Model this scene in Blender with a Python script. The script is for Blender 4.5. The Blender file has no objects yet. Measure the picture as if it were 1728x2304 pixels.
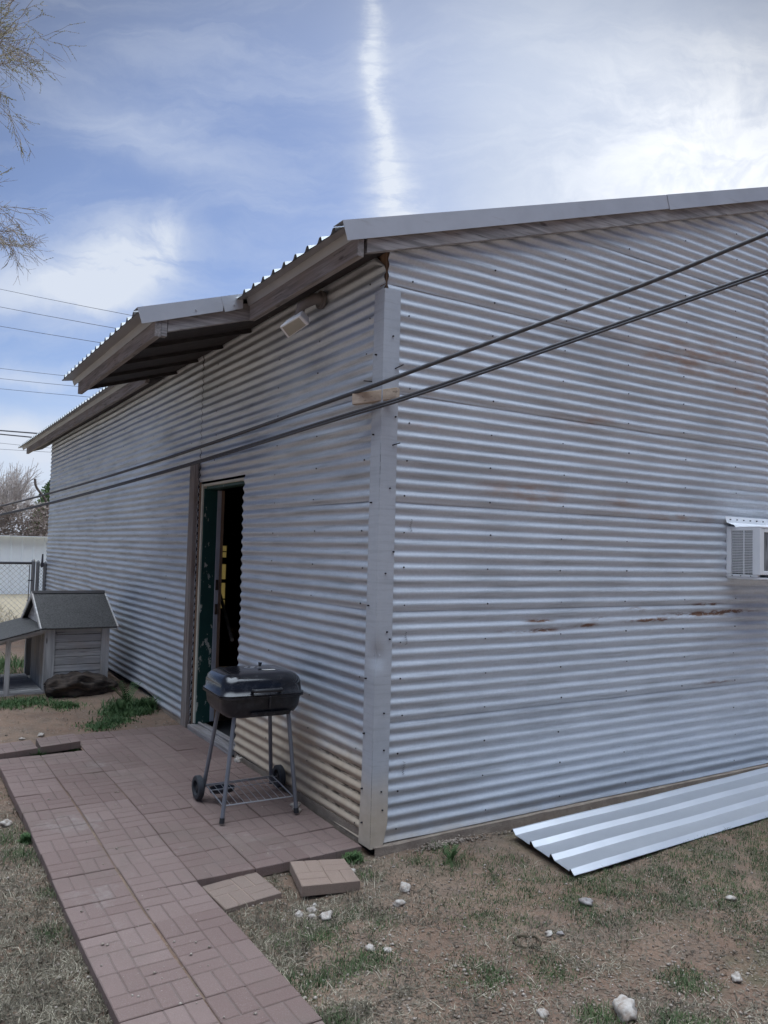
import bpy, bmesh, math, random
import numpy as np
from mathutils import Vector, Matrix, noise as mnoise
random.seed(7); rng = np.random.default_rng(7)
R = math.radians
scene = bpy.context.scene

# ------------------------------------------------------------------ camera
CAM = Vector((-2.29121, -3.66765, 1.60350))
yaw, pit, rol = R(57.72), R(2.83), R(1.514)
Fv = Vector((math.cos(pit)*math.cos(yaw), math.cos(pit)*math.sin(yaw), math.sin(pit)))
r0 = Vector((math.sin(yaw), -math.cos(yaw), 0)); u0 = r0.cross(Fv)
rv = math.cos(rol)*r0 + math.sin(rol)*u0; uv_ = -math.sin(rol)*r0 + math.cos(rol)*u0
cd = bpy.data.cameras.new("camera"); cam = bpy.data.objects.new("camera", cd)
scene.collection.objects.link(cam)
m = Matrix.Identity(4)
for i in range(3):
    m[i][0], m[i][1], m[i][2], m[i][3] = rv[i], uv_[i], -Fv[i], CAM[i]
cam.matrix_world = m
cd.sensor_fit = 'VERTICAL'; cd.sensor_height = 36; cd.lens = 1767.2/2304*36
cd.clip_start = 0.05; cd.clip_end = 2000
scene.camera = cam
scene.render.resolution_x = 768; scene.render.resolution_y = 1024

# ------------------------------------------------------------------ node helpers
class E:
    def __init__(s, nb, sock): s.nb, s.s = nb, sock
    def _m(s, op, b=None, c=None, clamp=False):
        n = s.nb.nt.nodes.new('ShaderNodeMath'); n.operation = op; n.use_clamp = clamp
        s.nb.put(n.inputs[0], s)
        if b is not None: s.nb.put(n.inputs[1], b)
        if c is not None: s.nb.put(n.inputs[2], c)
        return E(s.nb, n.outputs[0])
    def __add__(s, b): return s._m('ADD', b)
    def __radd__(s, b): return s._m('ADD', b)
    def __sub__(s, b): return s._m('SUBTRACT', b)
    def __rsub__(s, b): return s._m('MULTIPLY', -1)+b
    def __mul__(s, b): return s._m('MULTIPLY', b)
    def __rmul__(s, b): return s._m('MULTIPLY', b)
    def __truediv__(s, b): return s._m('DIVIDE', b)
    def pow(s, b): return s._m('POWER', b)
    def abs(s): return s._m('ABSOLUTE')
    def sin(s): return s._m('SINE')
    def max(s, b): return s._m('MAXIMUM', b)
    def min(s, b): return s._m('MINIMUM', b)
    def exp(s): return s._m('EXPONENT')
    def sat(s): return s._m('ADD', 0.0, clamp=True)
    def step(s, a, b):
        n = s.nb.nt.nodes.new('ShaderNodeMapRange'); n.interpolation_type = 'SMOOTHSTEP'
        s.nb.put(n.inputs[0], s); n.inputs[1].default_value = a; n.inputs[2].default_value = b
        if a > b:
            n.inputs[1].default_value = b; n.inputs[2].default_value = a
            n.inputs[3].default_value = 1; n.inputs[4].default_value = 0
        return E(s.nb, n.outputs[0])
class NB:
    def __init__(s, nt): s.nt = nt
    def put(s, inp, v):
        if isinstance(v, E): s.nt.links.new(v.s, inp)
        elif isinstance(v, (tuple, list)):
            v = tuple(v)
            inp.default_value = v if len(v) == len(inp.default_value) else (v+(1,) if len(inp.default_value) == 4 else v[:3])
        else: inp.default_value = v
    def coord(s, kind='Object'):
        return E(s, s.nt.nodes.new('ShaderNodeTexCoord').outputs[kind])
    def scale(s, v, sc, loc=(0, 0, 0), rot=(0, 0, 0)):
        n = s.nt.nodes.new('ShaderNodeMapping'); s.put(n.inputs[0], v)
        n.inputs['Scale'].default_value = sc; n.inputs['Location'].default_value = loc; n.inputs['Rotation'].default_value = rot
        return E(s, n.outputs[0])
    def noise(s, v, sc=5, det=4, ro=.55, dist=0):
        n = s.nt.nodes.new('ShaderNodeTexNoise'); s.put(n.inputs['Vector'], v)
        n.inputs['Scale'].default_value = sc; n.inputs['Detail'].default_value = det
        n.inputs['Roughness'].default_value = ro; n.inputs['Distortion'].default_value = dist
        return E(s, n.outputs[0])
    def voro(s, v, sc=5, out=0, feat='F1'):
        n = s.nt.nodes.new('ShaderNodeTexVoronoi'); n.feature = feat; s.put(n.inputs['Vector'], v)
        n.inputs['Scale'].default_value = sc
        return E(s, n.outputs[out])
    def sep(s, v):
        n = s.nt.nodes.new('ShaderNodeSeparateXYZ'); s.put(n.inputs[0], v)
        return [E(s, o) for o in n.outputs]
    def comb(s, x, y, z):
        n = s.nt.nodes.new('ShaderNodeCombineXYZ')
        for i, q in enumerate((x, y, z)): s.put(n.inputs[i], q)
        return E(s, n.outputs[0])
    def dot(s, v, c):
        n = s.nt.nodes.new('ShaderNodeVectorMath'); n.operation = 'DOT_PRODUCT'
        s.put(n.inputs[0], v); s.put(n.inputs[1], c); return E(s, n.outputs['Value'])
    def mix(s, f, a, b, mode='MIX'):
        n = s.nt.nodes.new('ShaderNodeMix'); n.data_type = 'RGBA'; n.blend_type = mode
        s.put(n.inputs[0], f); s.put(n.inputs[6], a); s.put(n.inputs[7], b); return E(s, n.outputs[2])
    def bump(s, h, st=.5, d=.01):
        n = s.nt.nodes.new('ShaderNodeBump'); s.put(n.inputs['Height'], h)
        n.inputs['Strength'].default_value = st; n.inputs['Distance'].default_value = d
        return E(s, n.outputs[0])
def material(name, fn=None, color=(.5, .5, .5), rough=.6, metal=0, **kw):
    mt = bpy.data.materials.new(name); mt.use_nodes = True
    nt = mt.node_tree; b = nt.nodes['Principled BSDF']; nb = NB(nt)
    b.inputs['Base Color'].default_value = tuple(color)+(1,)
    b.inputs['Roughness'].default_value = rough; b.inputs['Metallic'].default_value = metal
    for k, v in kw.items(): nb.put(b.inputs[k.replace('_', ' ')], v)
    if fn:
        for k, v in fn(nb).items(): nb.put(b.inputs[k], v)
    return mt

# ------------------------------------------------------------------ world
SUN_AZ, SUN_EL = R(27), R(25)
sd = Vector((math.cos(SUN_EL)*math.cos(SUN_AZ), math.cos(SUN_EL)*math.sin(SUN_AZ), math.sin(SUN_EL)))
w = bpy.data.worlds.new("World"); scene.world = w; w.use_nodes = True
wt = w.node_tree; nb = NB(wt); bg = wt.nodes['Background']
sky = wt.nodes.new('ShaderNodeTexSky'); sky.sky_type = 'NISHITA'; sky.sun_disc = False
sky.sun_elevation = SUN_EL; sky.sun_rotation = R(90)-SUN_AZ
sky.altitude = 1200; sky.air_density = 1.0; sky.dust_density = .6; sky.ozone_density = 2.2
d = nb.coord('Generated')
F0 = (math.cos(yaw), math.sin(yaw), 0); R0 = (math.sin(yaw), -math.cos(yaw), 0)
df = nb.dot(d, F0).max(.05); p = nb.dot(d, R0)/df; q = nb.dot(d, (0, 0, 1))/df
front = nb.dot(d, F0).step(.1, .35)
up = nb.dot(d, (0, 0, 1)).max(.08)
cl_v = nb.comb(nb.dot(d, (1, 0, 0))/up, nb.dot(d, (0, 1, 0))/up, 0.0)
warp = nb.noise(nb.comb(p, q, 0.0), 3.0, 4, .6)-.5
warp2 = nb.noise(nb.comb(q, p, 3.0), 6.0, 5, .6)-.5
pw = p+warp*.10+warp2*.03; qw = q+warp2*.09
def blob(cx, cy, rx, ry, ang=0.0):
    c, s = math.cos(ang), math.sin(ang)
    a = ((pw-cx)*c+(qw-cy)*s)/rx; b = ((pw-cx)*(-s)+(qw-cy)*c)/ry
    return ((a*a+b*b)*-1.0).exp()
fib = nb.noise(nb.scale(nb.comb(pw, qw, 0.0), (1.6, 6, 1), rot=(0, 0, R(-28))), 2.2, 7, .62, .6)
fib2 = nb.noise(nb.scale(nb.comb(pw, qw, 0.0), (9, 1.8, 1), rot=(0, 0, R(-8))), 1.6, 8, .65, 1.0)
fine = nb.noise(nb.comb(pw, qw, 1.0), 11, 7, .65, .6)
elev = nb.dot(d, (0, 0, 1))
gen = nb.noise(cl_v, 1.1, 7, .6, 1.2).step(.35, .7)
veil = gen*.55*(1-front)*elev.step(.05, .4)+front*(fib.step(.38, .75)*.20+.16+q.step(.45, .75)*.14)
def oval(cx, cy, rx, ry, ang, P_, Q_):
    c, s_ = math.cos(ang), math.sin(ang)
    a = ((P_-cx)*c+(Q_-cy)*s_)/rx; b = ((P_-cx)*(-s_)+(Q_-cy)*c)/ry
    return ((a*a+b*b)*-1.0).exp()
ps_ = p+(nb.noise(nb.comb(p*1.0, q*1.0, 5.0), 4.5, 7, .66)-.5)*.085; feather = nb.noise(nb.scale(nb.comb(p, q, 2.0), (1.5, 5, 1), rot=(0, 0, R(-35))), 9, 6, .65, .4)
streak = oval(-.028, .66, .012, .17, R(9), ps_, q)*(feather.step(.30, .66)*.42+.20)+oval(-.006, .52, .022, .12, R(9), ps_, q)*(feather.step(.30, .66)*.32+.10)+oval(.012, .44, .042, .065, R(10), ps_, q)*(feather.step(.30, .66)*.40+.20)+oval(-.010, .60, .05, .25, R(9), ps_, q)*.06
wisp = blob(-.36, .355, .085, .055, R(12))*(fib.step(.32, .52)*.75+.40)+blob(-.47, .325, .12, .04)*.7+blob(-.30, .40, .03, .035)*.5*(fine.step(.35, .6))
right = (p+warp*.18+warp2*.08).step(.05, .50)*(1-(q+warp*.15-.45).abs().step(.10, .34))*(fib.step(.30, .62)*.35+fine.step(.40, .62)*.30+.08)
righth = (p+warp*.2).step(-.05, .40)*(q.step(.78, .35))*.40*(fine.step(.25, .7)*.7+.45)
band = blob(-.30, .52, .16, .035, R(-22))*.25
hor = q.step(.24, .02)*.75*front
low = blob(-.47, .215, .10, .016)*.35+blob(-.46, .13, .2, .03)*.6
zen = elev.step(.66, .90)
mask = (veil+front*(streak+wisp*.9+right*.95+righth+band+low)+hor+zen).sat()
glow = nb.dot(d, tuple(sd)).max(0).pow(14)
cloudc = nb.mix((glow*.95).sat(), (2.45, 2.68, 3.1), (3.9, 4.0, 4.15))
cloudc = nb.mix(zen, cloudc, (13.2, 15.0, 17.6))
deep = nb.mix(1.0, E(nb, sky.outputs[0]), (.34, .36, .445), 'MULTIPLY')
deep = nb.mix(glow.step(.02, .45)*.9, deep, (1.8, 2.1, 2.7))
col = nb.mix(mask, deep, cloudc)
open_ = nb.dot(d, F0).step(.66, .86).max(elev.step(.58, .86))   # low sky away from the view darkened, zenith kept bright, to shape wall light
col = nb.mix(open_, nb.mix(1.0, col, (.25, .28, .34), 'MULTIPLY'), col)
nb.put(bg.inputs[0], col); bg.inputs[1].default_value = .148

sl = bpy.data.lights.new("sun", 'SUN'); sl.energy = 1.05; sl.angle = R(10); sl.color = (1, .95, .87)
so = bpy.data.objects.new("sun", sl); scene.collection.objects.link(so)
so.rotation_euler = (-sd).to_track_quat('-Z', 'Y').to_euler()
scene.view_settings.view_transform = 'Standard'; scene.view_settings.look = 'None'
scene.view_settings.exposure = 0.95; scene.view_settings.gamma = 1
scene.cycles.max_bounces = 8; scene.cycles.transparent_max_bounces = 12

# ------------------------------------------------------------------ object helpers
C = scene.collection
class MB:
    def __init__(s): s.v = []; s.f = []; s.mi = []; s.cm = 0
    def add(s, vs, fs, mi=None):
        b = len(s.v); s.v += [tuple(x) for x in vs]
        for f in fs: s.f.append(tuple(i+b for i in f)); s.mi.append(s.cm if mi is None else mi)
        return s
    def box(s, a, b, mi=None):
        x0, y0, z0 = a; x1, y1, z1 = b
        s.add([(x0,y0,z0),(x1,y0,z0),(x1,y1,z0),(x0,y1,z0),(x0,y0,z1),(x1,y0,z1),(x1,y1,z1),(x0,y1,z1)],
              [(0,3,2,1),(4,5,6,7),(0,1,5,4),(1,2,6,5),(2,3,7,6),(3,0,4,7)], mi); return s
    def obox(s, o, ax, ay, az, mi=None):   # corner + three edge vectors
        o, ax, ay, az = map(Vector, (o, ax, ay, az)); P = [o, o+ax, o+ax+ay, o+ay]
        s.add(P+[q+az for q in P], [(0,3,2,1),(4,5,6,7),(0,1,5,4),(1,2,6,5),(2,3,7,6),(3,0,4,7)], mi); return s
    def tube(s, pts, rad, n=8, cap=True, mi=None):
        pts = [Vector(q) for q in pts]; k = len(pts)
        rad = [rad]*k if isinstance(rad, (int, float)) else rad
        vs = []; up_ = None
        for i, q in enumerate(pts):
            t = (pts[min(i+1, k-1)]-pts[max(i-1, 0)])
            t = t.normalized() if t.length > 1e-9 else Vector((0, 0, 1))
            if up_ is None: up_ = Vector((0, 0, 1)) if abs(t.z) < .9 else Vector((1, 0, 0))
            a = t.cross(up_).normalized(); b = a.cross(t).normalized(); up_ = b
            for j in range(n):
                an = 2*math.pi*j/n; vs.append(q+(a*math.cos(an)+b*math.sin(an))*rad[i])
        fs = [(i*n+j, i*n+(j+1) % n, (i+1)*n+(j+1) % n, (i+1)*n+j) for i in range(k-1) for j in range(n)]
        if cap and n > 3: fs += [tuple(range(n-1, -1, -1)), tuple((k-1)*n+j for j in range(n))]
        s.add(vs, fs, mi); return s
    def prism(s, poly, dvec, mi=None):     # planar polygon extruded by a vector
        dv = Vector(dvec); n = len(poly); P = [Vector(q) for q in poly]
        s.add(P+[q+dv for q in P], [tuple(range(n-1, -1, -1)), tuple(range(n, 2*n))]+[(i, (i+1) % n, n+(i+1) % n, n+i) for i in range(n)], mi); return s
def build(name, mb, mats, parent=None, smooth=False, bevel=0, seg=2, props=None):
    me = bpy.data.meshes.new(name)
    off = parent_loc(parent)
    me.from_pydata([(x-off[0], y-off[1], z-off[2]) for x, y, z in mb.v], [], mb.f)
    mats = mats if isinstance(mats, (list, tuple)) else [mats]
    for mt in mats: me.materials.append(mt)
    if len(mats) > 1: me.polygons.foreach_set('material_index', mb.mi)
    me.validate(); me.update()
    bm = bmesh.new(); bm.from_mesh(me); bmesh.ops.recalc_face_normals(bm, faces=bm.faces)
    if bevel:
        bmesh.ops.bevel(bm, geom=[e for e in bm.edges if len(e.link_faces) == 2 and e.calc_face_angle(0) > .5], offset=bevel, segments=seg, affect='EDGES', profile=.5, clamp_overlap=True)
    bm.to_mesh(me); bm.free()
    if smooth:
        me.polygons.foreach_set('use_smooth', [True]*len(me.polygons))
        if smooth != 'all': me.set_sharp_from_angle(angle=R(40))
    o = bpy.data.objects.new(name, me); C.objects.link(o)
    if parent: o.parent = parent
    if props:
        for k, v in props.items(): o[k] = v
    return o
_loc = {}
def parent_loc(pn):
    v = Vector((0, 0, 0))
    while pn is not None:
        v += Vector(_loc.get(pn.name, (0, 0, 0))); pn = pn.parent
    return v
def thing(name, label, cat, loc=(0, 0, 0), group=None):
    o = bpy.data.objects.new(name, None); C.objects.link(o); o.location = loc; _loc[o.name] = tuple(loc)
    o.empty_display_size = .1
    o['label'] = label; o['category'] = cat
    if group: o['group'] = group
    return o
def solo(name, mb, mats, label, cat, group=None, **kw):
    o = build(name, mb, mats, None, **kw); o['label'] = label; o['category'] = cat
    if group: o['group'] = group
    return o
def fast(name, V, Fc, mat, parent=None):     # numpy quads/tris
    me = bpy.data.meshes.new(name); V = np.asarray(V, np.float32); Fc = np.asarray(Fc, np.int32)
    n, k = Fc.shape
    me.vertices.add(len(V)); me.vertices.foreach_set('co', V.ravel())
    me.loops.add(n*k); me.loops.foreach_set('vertex_index', Fc.ravel())
    me.polygons.add(n); me.polygons.foreach_set('loop_start', np.arange(0, n*k, k, dtype=np.int32))
    me.update(calc_edges=True)
    for mt in (mat if isinstance(mat, (list, tuple)) else [mat]): me.materials.append(mt)
    o = bpy.data.objects.new(name, me); C.objects.link(o)
    if parent: o.parent = parent
    return o
def far_pt(px, py, dep): return CAM+(Fv+rv*((px-864)/1767.2)-uv_*((py-1152)/1767.2))*dep
def sm(a, b, x):
    t = min(1, max(0, (x-a)/(b-a))); return t*t*(3-2*t)
def nz(x, y, z=0.0): return mnoise.noise(Vector((x, y, z)))

# ------------------------------------------------------------------ materials
PITCH = .0678; AMP = .0066
def galv(kind):
    def f(nb):
        o = nb.coord(); x, y, z = nb.sep(o)
        sp = nb.voro(nb.scale(o, (1, 1, 1)), 95, 1)
        spr, _, _ = nb.sep(sp)
        blot = nb.noise(o, 2.2, 5, .6)
        st = nb.noise(nb.scale(o, (1.2, 1.2, 26)), 1.6, 6, .65)
        fine_ = nb.noise(nb.scale(o, (14, 14, 90)), 1.0, 4, .7)
        c = nb.mix(blot, (.50, .535, .58), (.68, .715, .76))
        c = nb.mix((spr*.30).sat(), c, (.80, .83, .88))
        c = nb.mix(st.step(.46, .72)*.5, c, (.27, .29, .30))
        bands = nb.noise(nb.scale(o, (.7, .7, 3.2)), 1.3, 4, .55)
        c = nb.mix(bands.step(.48, .72)*.28, c, (.27, .29, .31)); c = nb.mix(bands.step(.46, .30)*.3, c, (.70, .73, .77))
        c = nb.mix(fine_.step(.58, .8)*.35, c, (.24, .24, .24))
        rough = .47+blot*.14+spr*.10+st*.06
        met = .62 if kind == 'side' else .36
        rust = None; mud = None
        if kind == 'front':   # wall facing the camera, plane y = 0, runs along x
            n1 = nb.noise(nb.scale(o, (7, 1, 34)), 1.0, 5, .6); n2 = nb.noise(nb.scale(o, (30, 1, 60)), 1.0, 4, .6)
            def spot(cx, cz, rx, rz):
                a = (x-cx)/rx; b = (z-cz)/rz
                return ((a*a+b*b)*-1.0).exp()
            lines = spot(1.15, 1.13, .22, .012)+spot(1.2, 1.19, .10, .010)+spot(1.62, 1.15, .10, .012)+spot(1.75, 1.19, .08, .010)+spot(2.25, 1.17, .22, .014)+spot(2.75, 1.20, .30, .016)+spot(3.15, 1.21, .28, .018)+spot(2.9, 1.27, .16, .010)+spot(2.1, 1.245, .06, .014)+spot(3.0, .69, .20, .012)*.5
            rust = (lines*n1.step(.40, .60)*1.7).sat()*n2.step(.22, .45)
            soft = spot(3.0, 3.15, .75, .13)+spot(3.6, 2.9, .6, .12)+spot(2.5, 3.05, .5, .08)+spot(1.2, 1.98, .22, .07)+spot(1.9, 1.96, .22, .06)+spot(.9, 2.0, .3, .05)+spot(2.6, 1.9, .4, .04)+spot(.35, 2.32, .14, .012)*1.8+spot(1.6, 2.5, .3, .06)
            soft = (soft*nb.noise(nb.scale(o, (3, 1, 12)), 1.3, 5, .6).step(.38, .68)).sat()
            c = nb.mix(soft*.65, c, (.44, .29, .22))
            mud = (z+nb.noise(nb.scale(o, (3, 3, 3)), 1.5, 5)*.25+x*.09).step(.34, .10)*.6
        if kind == 'side':    # wall with the door, plane x = 0, runs along y
            n3 = nb.noise(nb.scale(o, (3, 3, 7)), 1.0, 5, .6)
            mud = ((z+n3*.30-.15).step(.66, .34))*(y.step(2.6, 2.0))*.98
            mud = (mud+(z+n3*.3).step(.45, .15)*.35).sat()
            ph = (z*(2*math.pi/PITCH)).sin()
            n4 = nb.noise(nb.scale(o, (9, 9, 60)), 1.0, 5, .7)
            crud = (ph*-1.0).step(.35, .95)*n4.step(.38, .6)*z.step(.50, .40)*y.step(.95, .4)
            n5 = nb.noise(nb.scale(o, (10, 4, 44)), 1.0, 6, .7)
            scratch = n5.step(.66, .72)*z.step(2.0, 1.8)*z.step(1.1, 1.3)*y.step(1.7, 1.4)
            c = nb.mix(scratch*.8, c, (.95, .97, 1.0))
        if kind == 'side': rough = rough-.08
        if kind == 'corner':
            mud = (z+nb.noise(o, 5, 5)*.25).step(.62, .25)*.9
            c = nb.mix(.5, c, (.44, .46, .49))
        if mud is not None:
            c = nb.mix(mud, c, nb.mix(nb.noise(o, 18, 4), (.44, .34, .235), (.62, .52, .40)))
            rough = rough+mud*.4; met = (1-mud)*(.62 if kind == 'side' else .36)
        if kind == 'side':
            c = nb.mix(crud*.85, c, (.035, .028, .022))
        if rust is not None:
            halo = rust
            c = nb.mix(halo, c, nb.mix(n2, (.13, .065, .042), (.27, .16, .11)))
            rough = rough+rust*.4; met = met*(1-rust) if isinstance(met, E) else (1-rust)*met
        hb = nb.noise(o, 60, 3, .6)*.4+nb.noise(nb.scale(o, (1, 1, 4)), 5, 4)*2.0
        return {'Base Color': c, 'Roughness': rough.sat() if isinstance(rough, E) else rough, 'Metallic': met, 'Normal': nb.bump(hb, .35, .002)}
    return f
M = {}
M['galv_front'] = material('galvanized_front', galv('front'))
M['galv_side'] = material('galvanized_side', galv('side'))
M['galv_corner'] = material('galvanized_corner', galv('corner'))
M['nail'] = material('nail_head', color=(.035, .032, .035), rough=.6, metal=.3)
def f_wood(c0, c1, c2, axis=0, sc=1.0, dark=.7):
    def f(nb):
        o = nb.coord(); s = [26.0, 26.0, 26.0]; s[axis] = 1.3
        o2 = nb.scale(o, tuple(q*sc for q in s))
        g = nb.noise(o2, 1.0, 6, .65, .8); b = nb.noise(o, 3.5, 4, .5)
        cr = nb.noise(nb.scale(o, tuple((3.2 if i == axis else 75.0)*sc for i in range(3))), 1.0, 4, .6, .4)
        kn = nb.voro(nb.scale(o, tuple((2.2 if i == axis else 7.0) for i in range(3))), 1.0, 0)
        c = nb.mix(g.step(.3, .7), c0, c1); c = nb.mix(b.step(.45, .75)*.6, c, c2)
        c = nb.mix(cr.step(.60, .72)*dark, c, (.04, .035, .035)); c = nb.mix(kn.step(.10, .04)*.7, c, (.06, .045, .04))
        return {'Base Color': c, 'Roughness': .85, 'Normal': nb.bump(g*1.0-cr.step(.6, .72)*1.2, .6, .004)}
    return f
M['wood_x'] = material('weathered_wood_x', f_wood((.20,.19,.19),(.44,.42,.42),(.29,.24,.21),0,1.3,.85))
M['wood_y'] = material('weathered_wood_y', f_wood((.17,.155,.15),(.36,.335,.33),(.26,.21,.18),1,1.3,.85))
M['wood_z'] = material('weathered_wood_z', f_wood((.17,.15,.14),(.32,.29,.27),(.24,.165,.12),2))
M['wood_post'] = material('brown_raw_wood', f_wood((.16,.10,.065),(.30,.20,.13),(.10,.06,.04),2))
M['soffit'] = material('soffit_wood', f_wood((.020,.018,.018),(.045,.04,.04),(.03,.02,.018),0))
M['dog_wood'] = material('kennel_boards', f_wood((.34,.325,.31),(.60,.58,.55),(.46,.39,.34),0, .8))
M['dog_wood_v'] = material('kennel_posts', f_wood((.32,.31,.30),(.60,.58,.55),(.50,.39,.29),2, .8))
M['block'] = material('pine_block', f_wood((.42,.33,.25),(.60,.50,.40),(.48,.36,.26),1))
M['block'].node_tree.nodes['Principled BSDF'].inputs['Roughness'].default_value = .8
def f_paint(c, v=.08, rust=0.0):
    def f(nb):
        o = nb.coord(); n = nb.noise(o, 3, 5, .6); n2 = nb.noise(nb.scale(o, (2, 2, 14)), 2, 5)
        a = tuple(q*(1-v*2) for q in c)
        cc = nb.mix(n.step(.35, .7), c, a); cc = nb.mix(n2.step(.6, .8)*.3, cc, (.30, .27, .24))
        return {'Base Color': cc, 'Normal': nb.bump(nb.noise(o, 1.6, 2), .25, .01)}
    return f
M['trim_metal'] = material('grey_roof_trim', f_paint((.60,.62,.66), .05), rough=.42, metal=.25)
M['roof_metal'] = material('roof_sheet', f_paint((.50,.51,.50), .08), rough=.45, metal=.45)
M['drip'] = material('drip_flashing', f_paint((.42,.42,.43), .06), rough=.45, metal=.3)
M['white'] = material('white_plastic', f_paint((.86,.87,.88), .03), rough=.5)
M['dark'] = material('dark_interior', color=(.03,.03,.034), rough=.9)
M['black'] = material('black_plastic', lambda nb: {'Base Color': nb.mix(nb.noise(nb.coord(), 40, 3), (.012,.012,.014), (.035,.035,.038))}, rough=.55)
def f_green(nb):
    o = nb.coord(); n = nb.noise(nb.scale(o, (5, 5, 2.2)), 3.2, 7, .68); x, y, z = nb.sep(o)
    th = n+z*-.05
    peel = th.step(.555, .57)
    c = nb.mix(nb.noise(o, 8, 3), (.010,.045,.040), (.018,.075,.062)); c = nb.mix(peel, c, (.42,.43,.38))
    return {'Base Color': c, 'Roughness': .5+peel*.3, 'Normal': nb.bump(peel*-1.0, .5, .003)}
M['green'] = material('peeling_green_paint', f_green)
M['cream'] = material('cream_paint', f_paint((.62,.60,.50), .1), rough=.6)
M['steel_grey'] = material('grey_door_edge', f_paint((.42,.43,.47), .06), rough=.5)
M['brass'] = material('worn_latch', f_paint((.14,.10,.075), .2), rough=.5, metal=.6)
def f_brick(base, alt, lichen):
    def f(nb):
        o = nb.coord(); n = nb.noise(o, 2.4, 4, .55); g = nb.noise(o, 120, 4, .75); s = nb.noise(o, 420, 2, .6)
        rnd = nb.nt.nodes.new('ShaderNodeAttribute'); rnd.attribute_name = 'tone'; rr = E(nb, rnd.outputs['Fac'])
        c = nb.mix((rr*.8+n*.3).sat(), base, alt)
        pale = (nb.noise(o, 1.7, 6, .65)*1.0+nb.noise(o, 30, 4)*.25).step(.70, .88)
        c = nb.mix(pale*.55, c, lichen); c = nb.mix(g.step(.55, .8)*.45, c, (.07,.055,.05)); c = nb.mix(s.step(.60, .72)*.5, c, (.50,.46,.43))
        dirt = nb.noise(o, 1.3, 6, .7).step(.48, .70)
        c = nb.mix(dirt*.7, c, nb.mix(nb.noise(o, 9, 4), (.20,.15,.12), (.12,.09,.075)))
        return {'Base Color': c, 'Roughness': .92, 'Normal': nb.bump(g*1.0+s*.5, .7, .003)}
    return f
M['brick'] = material('red_concrete_paver', f_brick((.150,.095,.080),(.232,.165,.142),(.31,.28,.25)))
M['brick_tan'] = material('tan_concrete_paver', f_brick((.25,.172,.130),(.30,.222,.172),(.32,.28,.24)))
M['brick_tan2'] = material('sunken_tan_paver', f_brick((.20,.138,.108),(.235,.175,.138),(.23,.22,.17)))
M['groove'] = material('paver_groove', lambda nb: {'Base Color': nb.mix(nb.noise(nb.coord(), 30, 4), (.115,.082,.070), (.20,.155,.132))}, rough=.95)
def f_dirt(nb):
    o = nb.coord(); x, y, z = nb.sep(o)
    a = nb.noise(o, .9, 6, .6); b = nb.noise(o, 7, 6, .65); g = nb.noise(o, 60, 5, .75); f2 = nb.noise(o, 240, 3, .7)
    c = nb.mix(a.step(.35, .65), (.175,.103,.066), (.26,.175,.118)); c = nb.mix(b.step(.4, .7)*.6, c, (.115,.083,.060))
    c = nb.mix(g.step(.5, .72)*.5, c, (.33,.27,.22)); c = nb.mix(f2.step(.60, .72)*.45, c, (.07,.052,.042))
    v = nb.voro(o, 55, 0); c = nb.mix(v.step(.16, .10)*nb.noise(o, 5, 3).step(.5, .62), c, (.52,.49,.46))
    litter = nb.noise(o, 2.1, 5, .6).step(.46, .64)
    c = nb.mix(litter*nb.noise(nb.scale(o, (1, 1, 1)), 95, 4, .8, 2.0).step(.45, .6)*.6, c, (.17,.155,.12))
    green = nb.noise(o, 1.5, 4, .6).step(.50, .66)*(x*.6-y*.2).step(-.2, 1.0)*.6
    c = nb.mix(green*(b.step(.3, .6)), c, (.055,.075,.03))
    far = y.step(11.0, 13.0)
    c = nb.mix(far, c, nb.mix(b, (.34,.27,.195), (.22,.20,.125)))
    return {'Base Color': c, 'Roughness': .97, 'Normal': nb.bump(b*1.5+g*.7+f2*.2, .8, .012)}
M['dirt'] = material('red_dirt', f_dirt)
M['stone'] = material('limestone', lambda nb: (lambda o: {'Base Color': nb.mix(nb.noise(o, 30, 5, .7).step(.35, .7), (.50,.455,.40), (.27,.21,.165)), 'Normal': nb.bump(nb.noise(o, 40, 5), .6, .004)})(nb.coord()), rough=.9)
M['stone_grey'] = material('grey_stone', lambda nb: (lambda o: {'Base Color': nb.mix(nb.noise(o, 30, 5, .7).step(.35, .7), (.33,.30,.28), (.20,.17,.15)), 'Normal': nb.bump(nb.noise(o, 40, 5), .6, .004)})(nb.coord()), rough=.9)
M['footing'] = material('dirty_concrete_footing', lambda nb: (lambda o: {'Base Color': nb.mix(nb.noise(o, 6, 6, .65).step(.3, .7), (.33,.27,.21), (.22,.17,.135)), 'Normal': nb.bump(nb.noise(o, 45, 5, .7), .8, .01)})(nb.coord()), rough=.95)
def leafmat(name, c0, c1, sc=9.0):
    def f(nb):
        n = nb.noise(nb.coord(), sc, 3, .6); gi = nb.nt.nodes.new('ShaderNodeNewGeometry')
        return {'Base Color': nb.mix((n.step(.35, .65)*.6+E(nb, gi.outputs['Random Per Island'])*.5).sat(), c0, c1)}
    mt = material(name, f, rough=.75); return mt
M['grass'] = leafmat('green_grass', (.030,.058,.018), (.085,.130,.042), 4)
M['weed'] = leafmat('weed_leaf', (.035,.085,.025), (.10,.17,.055), 8)
M['straw'] = leafmat('dead_grass', (.11,.088,.055), (.44,.385,.28), 6)
M['thatch'] = leafmat('grey_thatch', (.05,.042,.026), (.155,.130,.085), 6)
M['rubble'] = leafmat('crumbled_footing', (.15,.115,.085), (.34,.28,.225), 3)
M['litter'] = leafmat('litter_bits', (.06,.042,.028), (.26,.205,.145), 3)
M['gravel'] = leafmat('gravel_bits', (.17,.125,.09), (.42,.36,.30), 3)
M['grey_twig'] = leafmat('grey_twig', (.40,.36,.34), (.60,.55,.52), 3)
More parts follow.
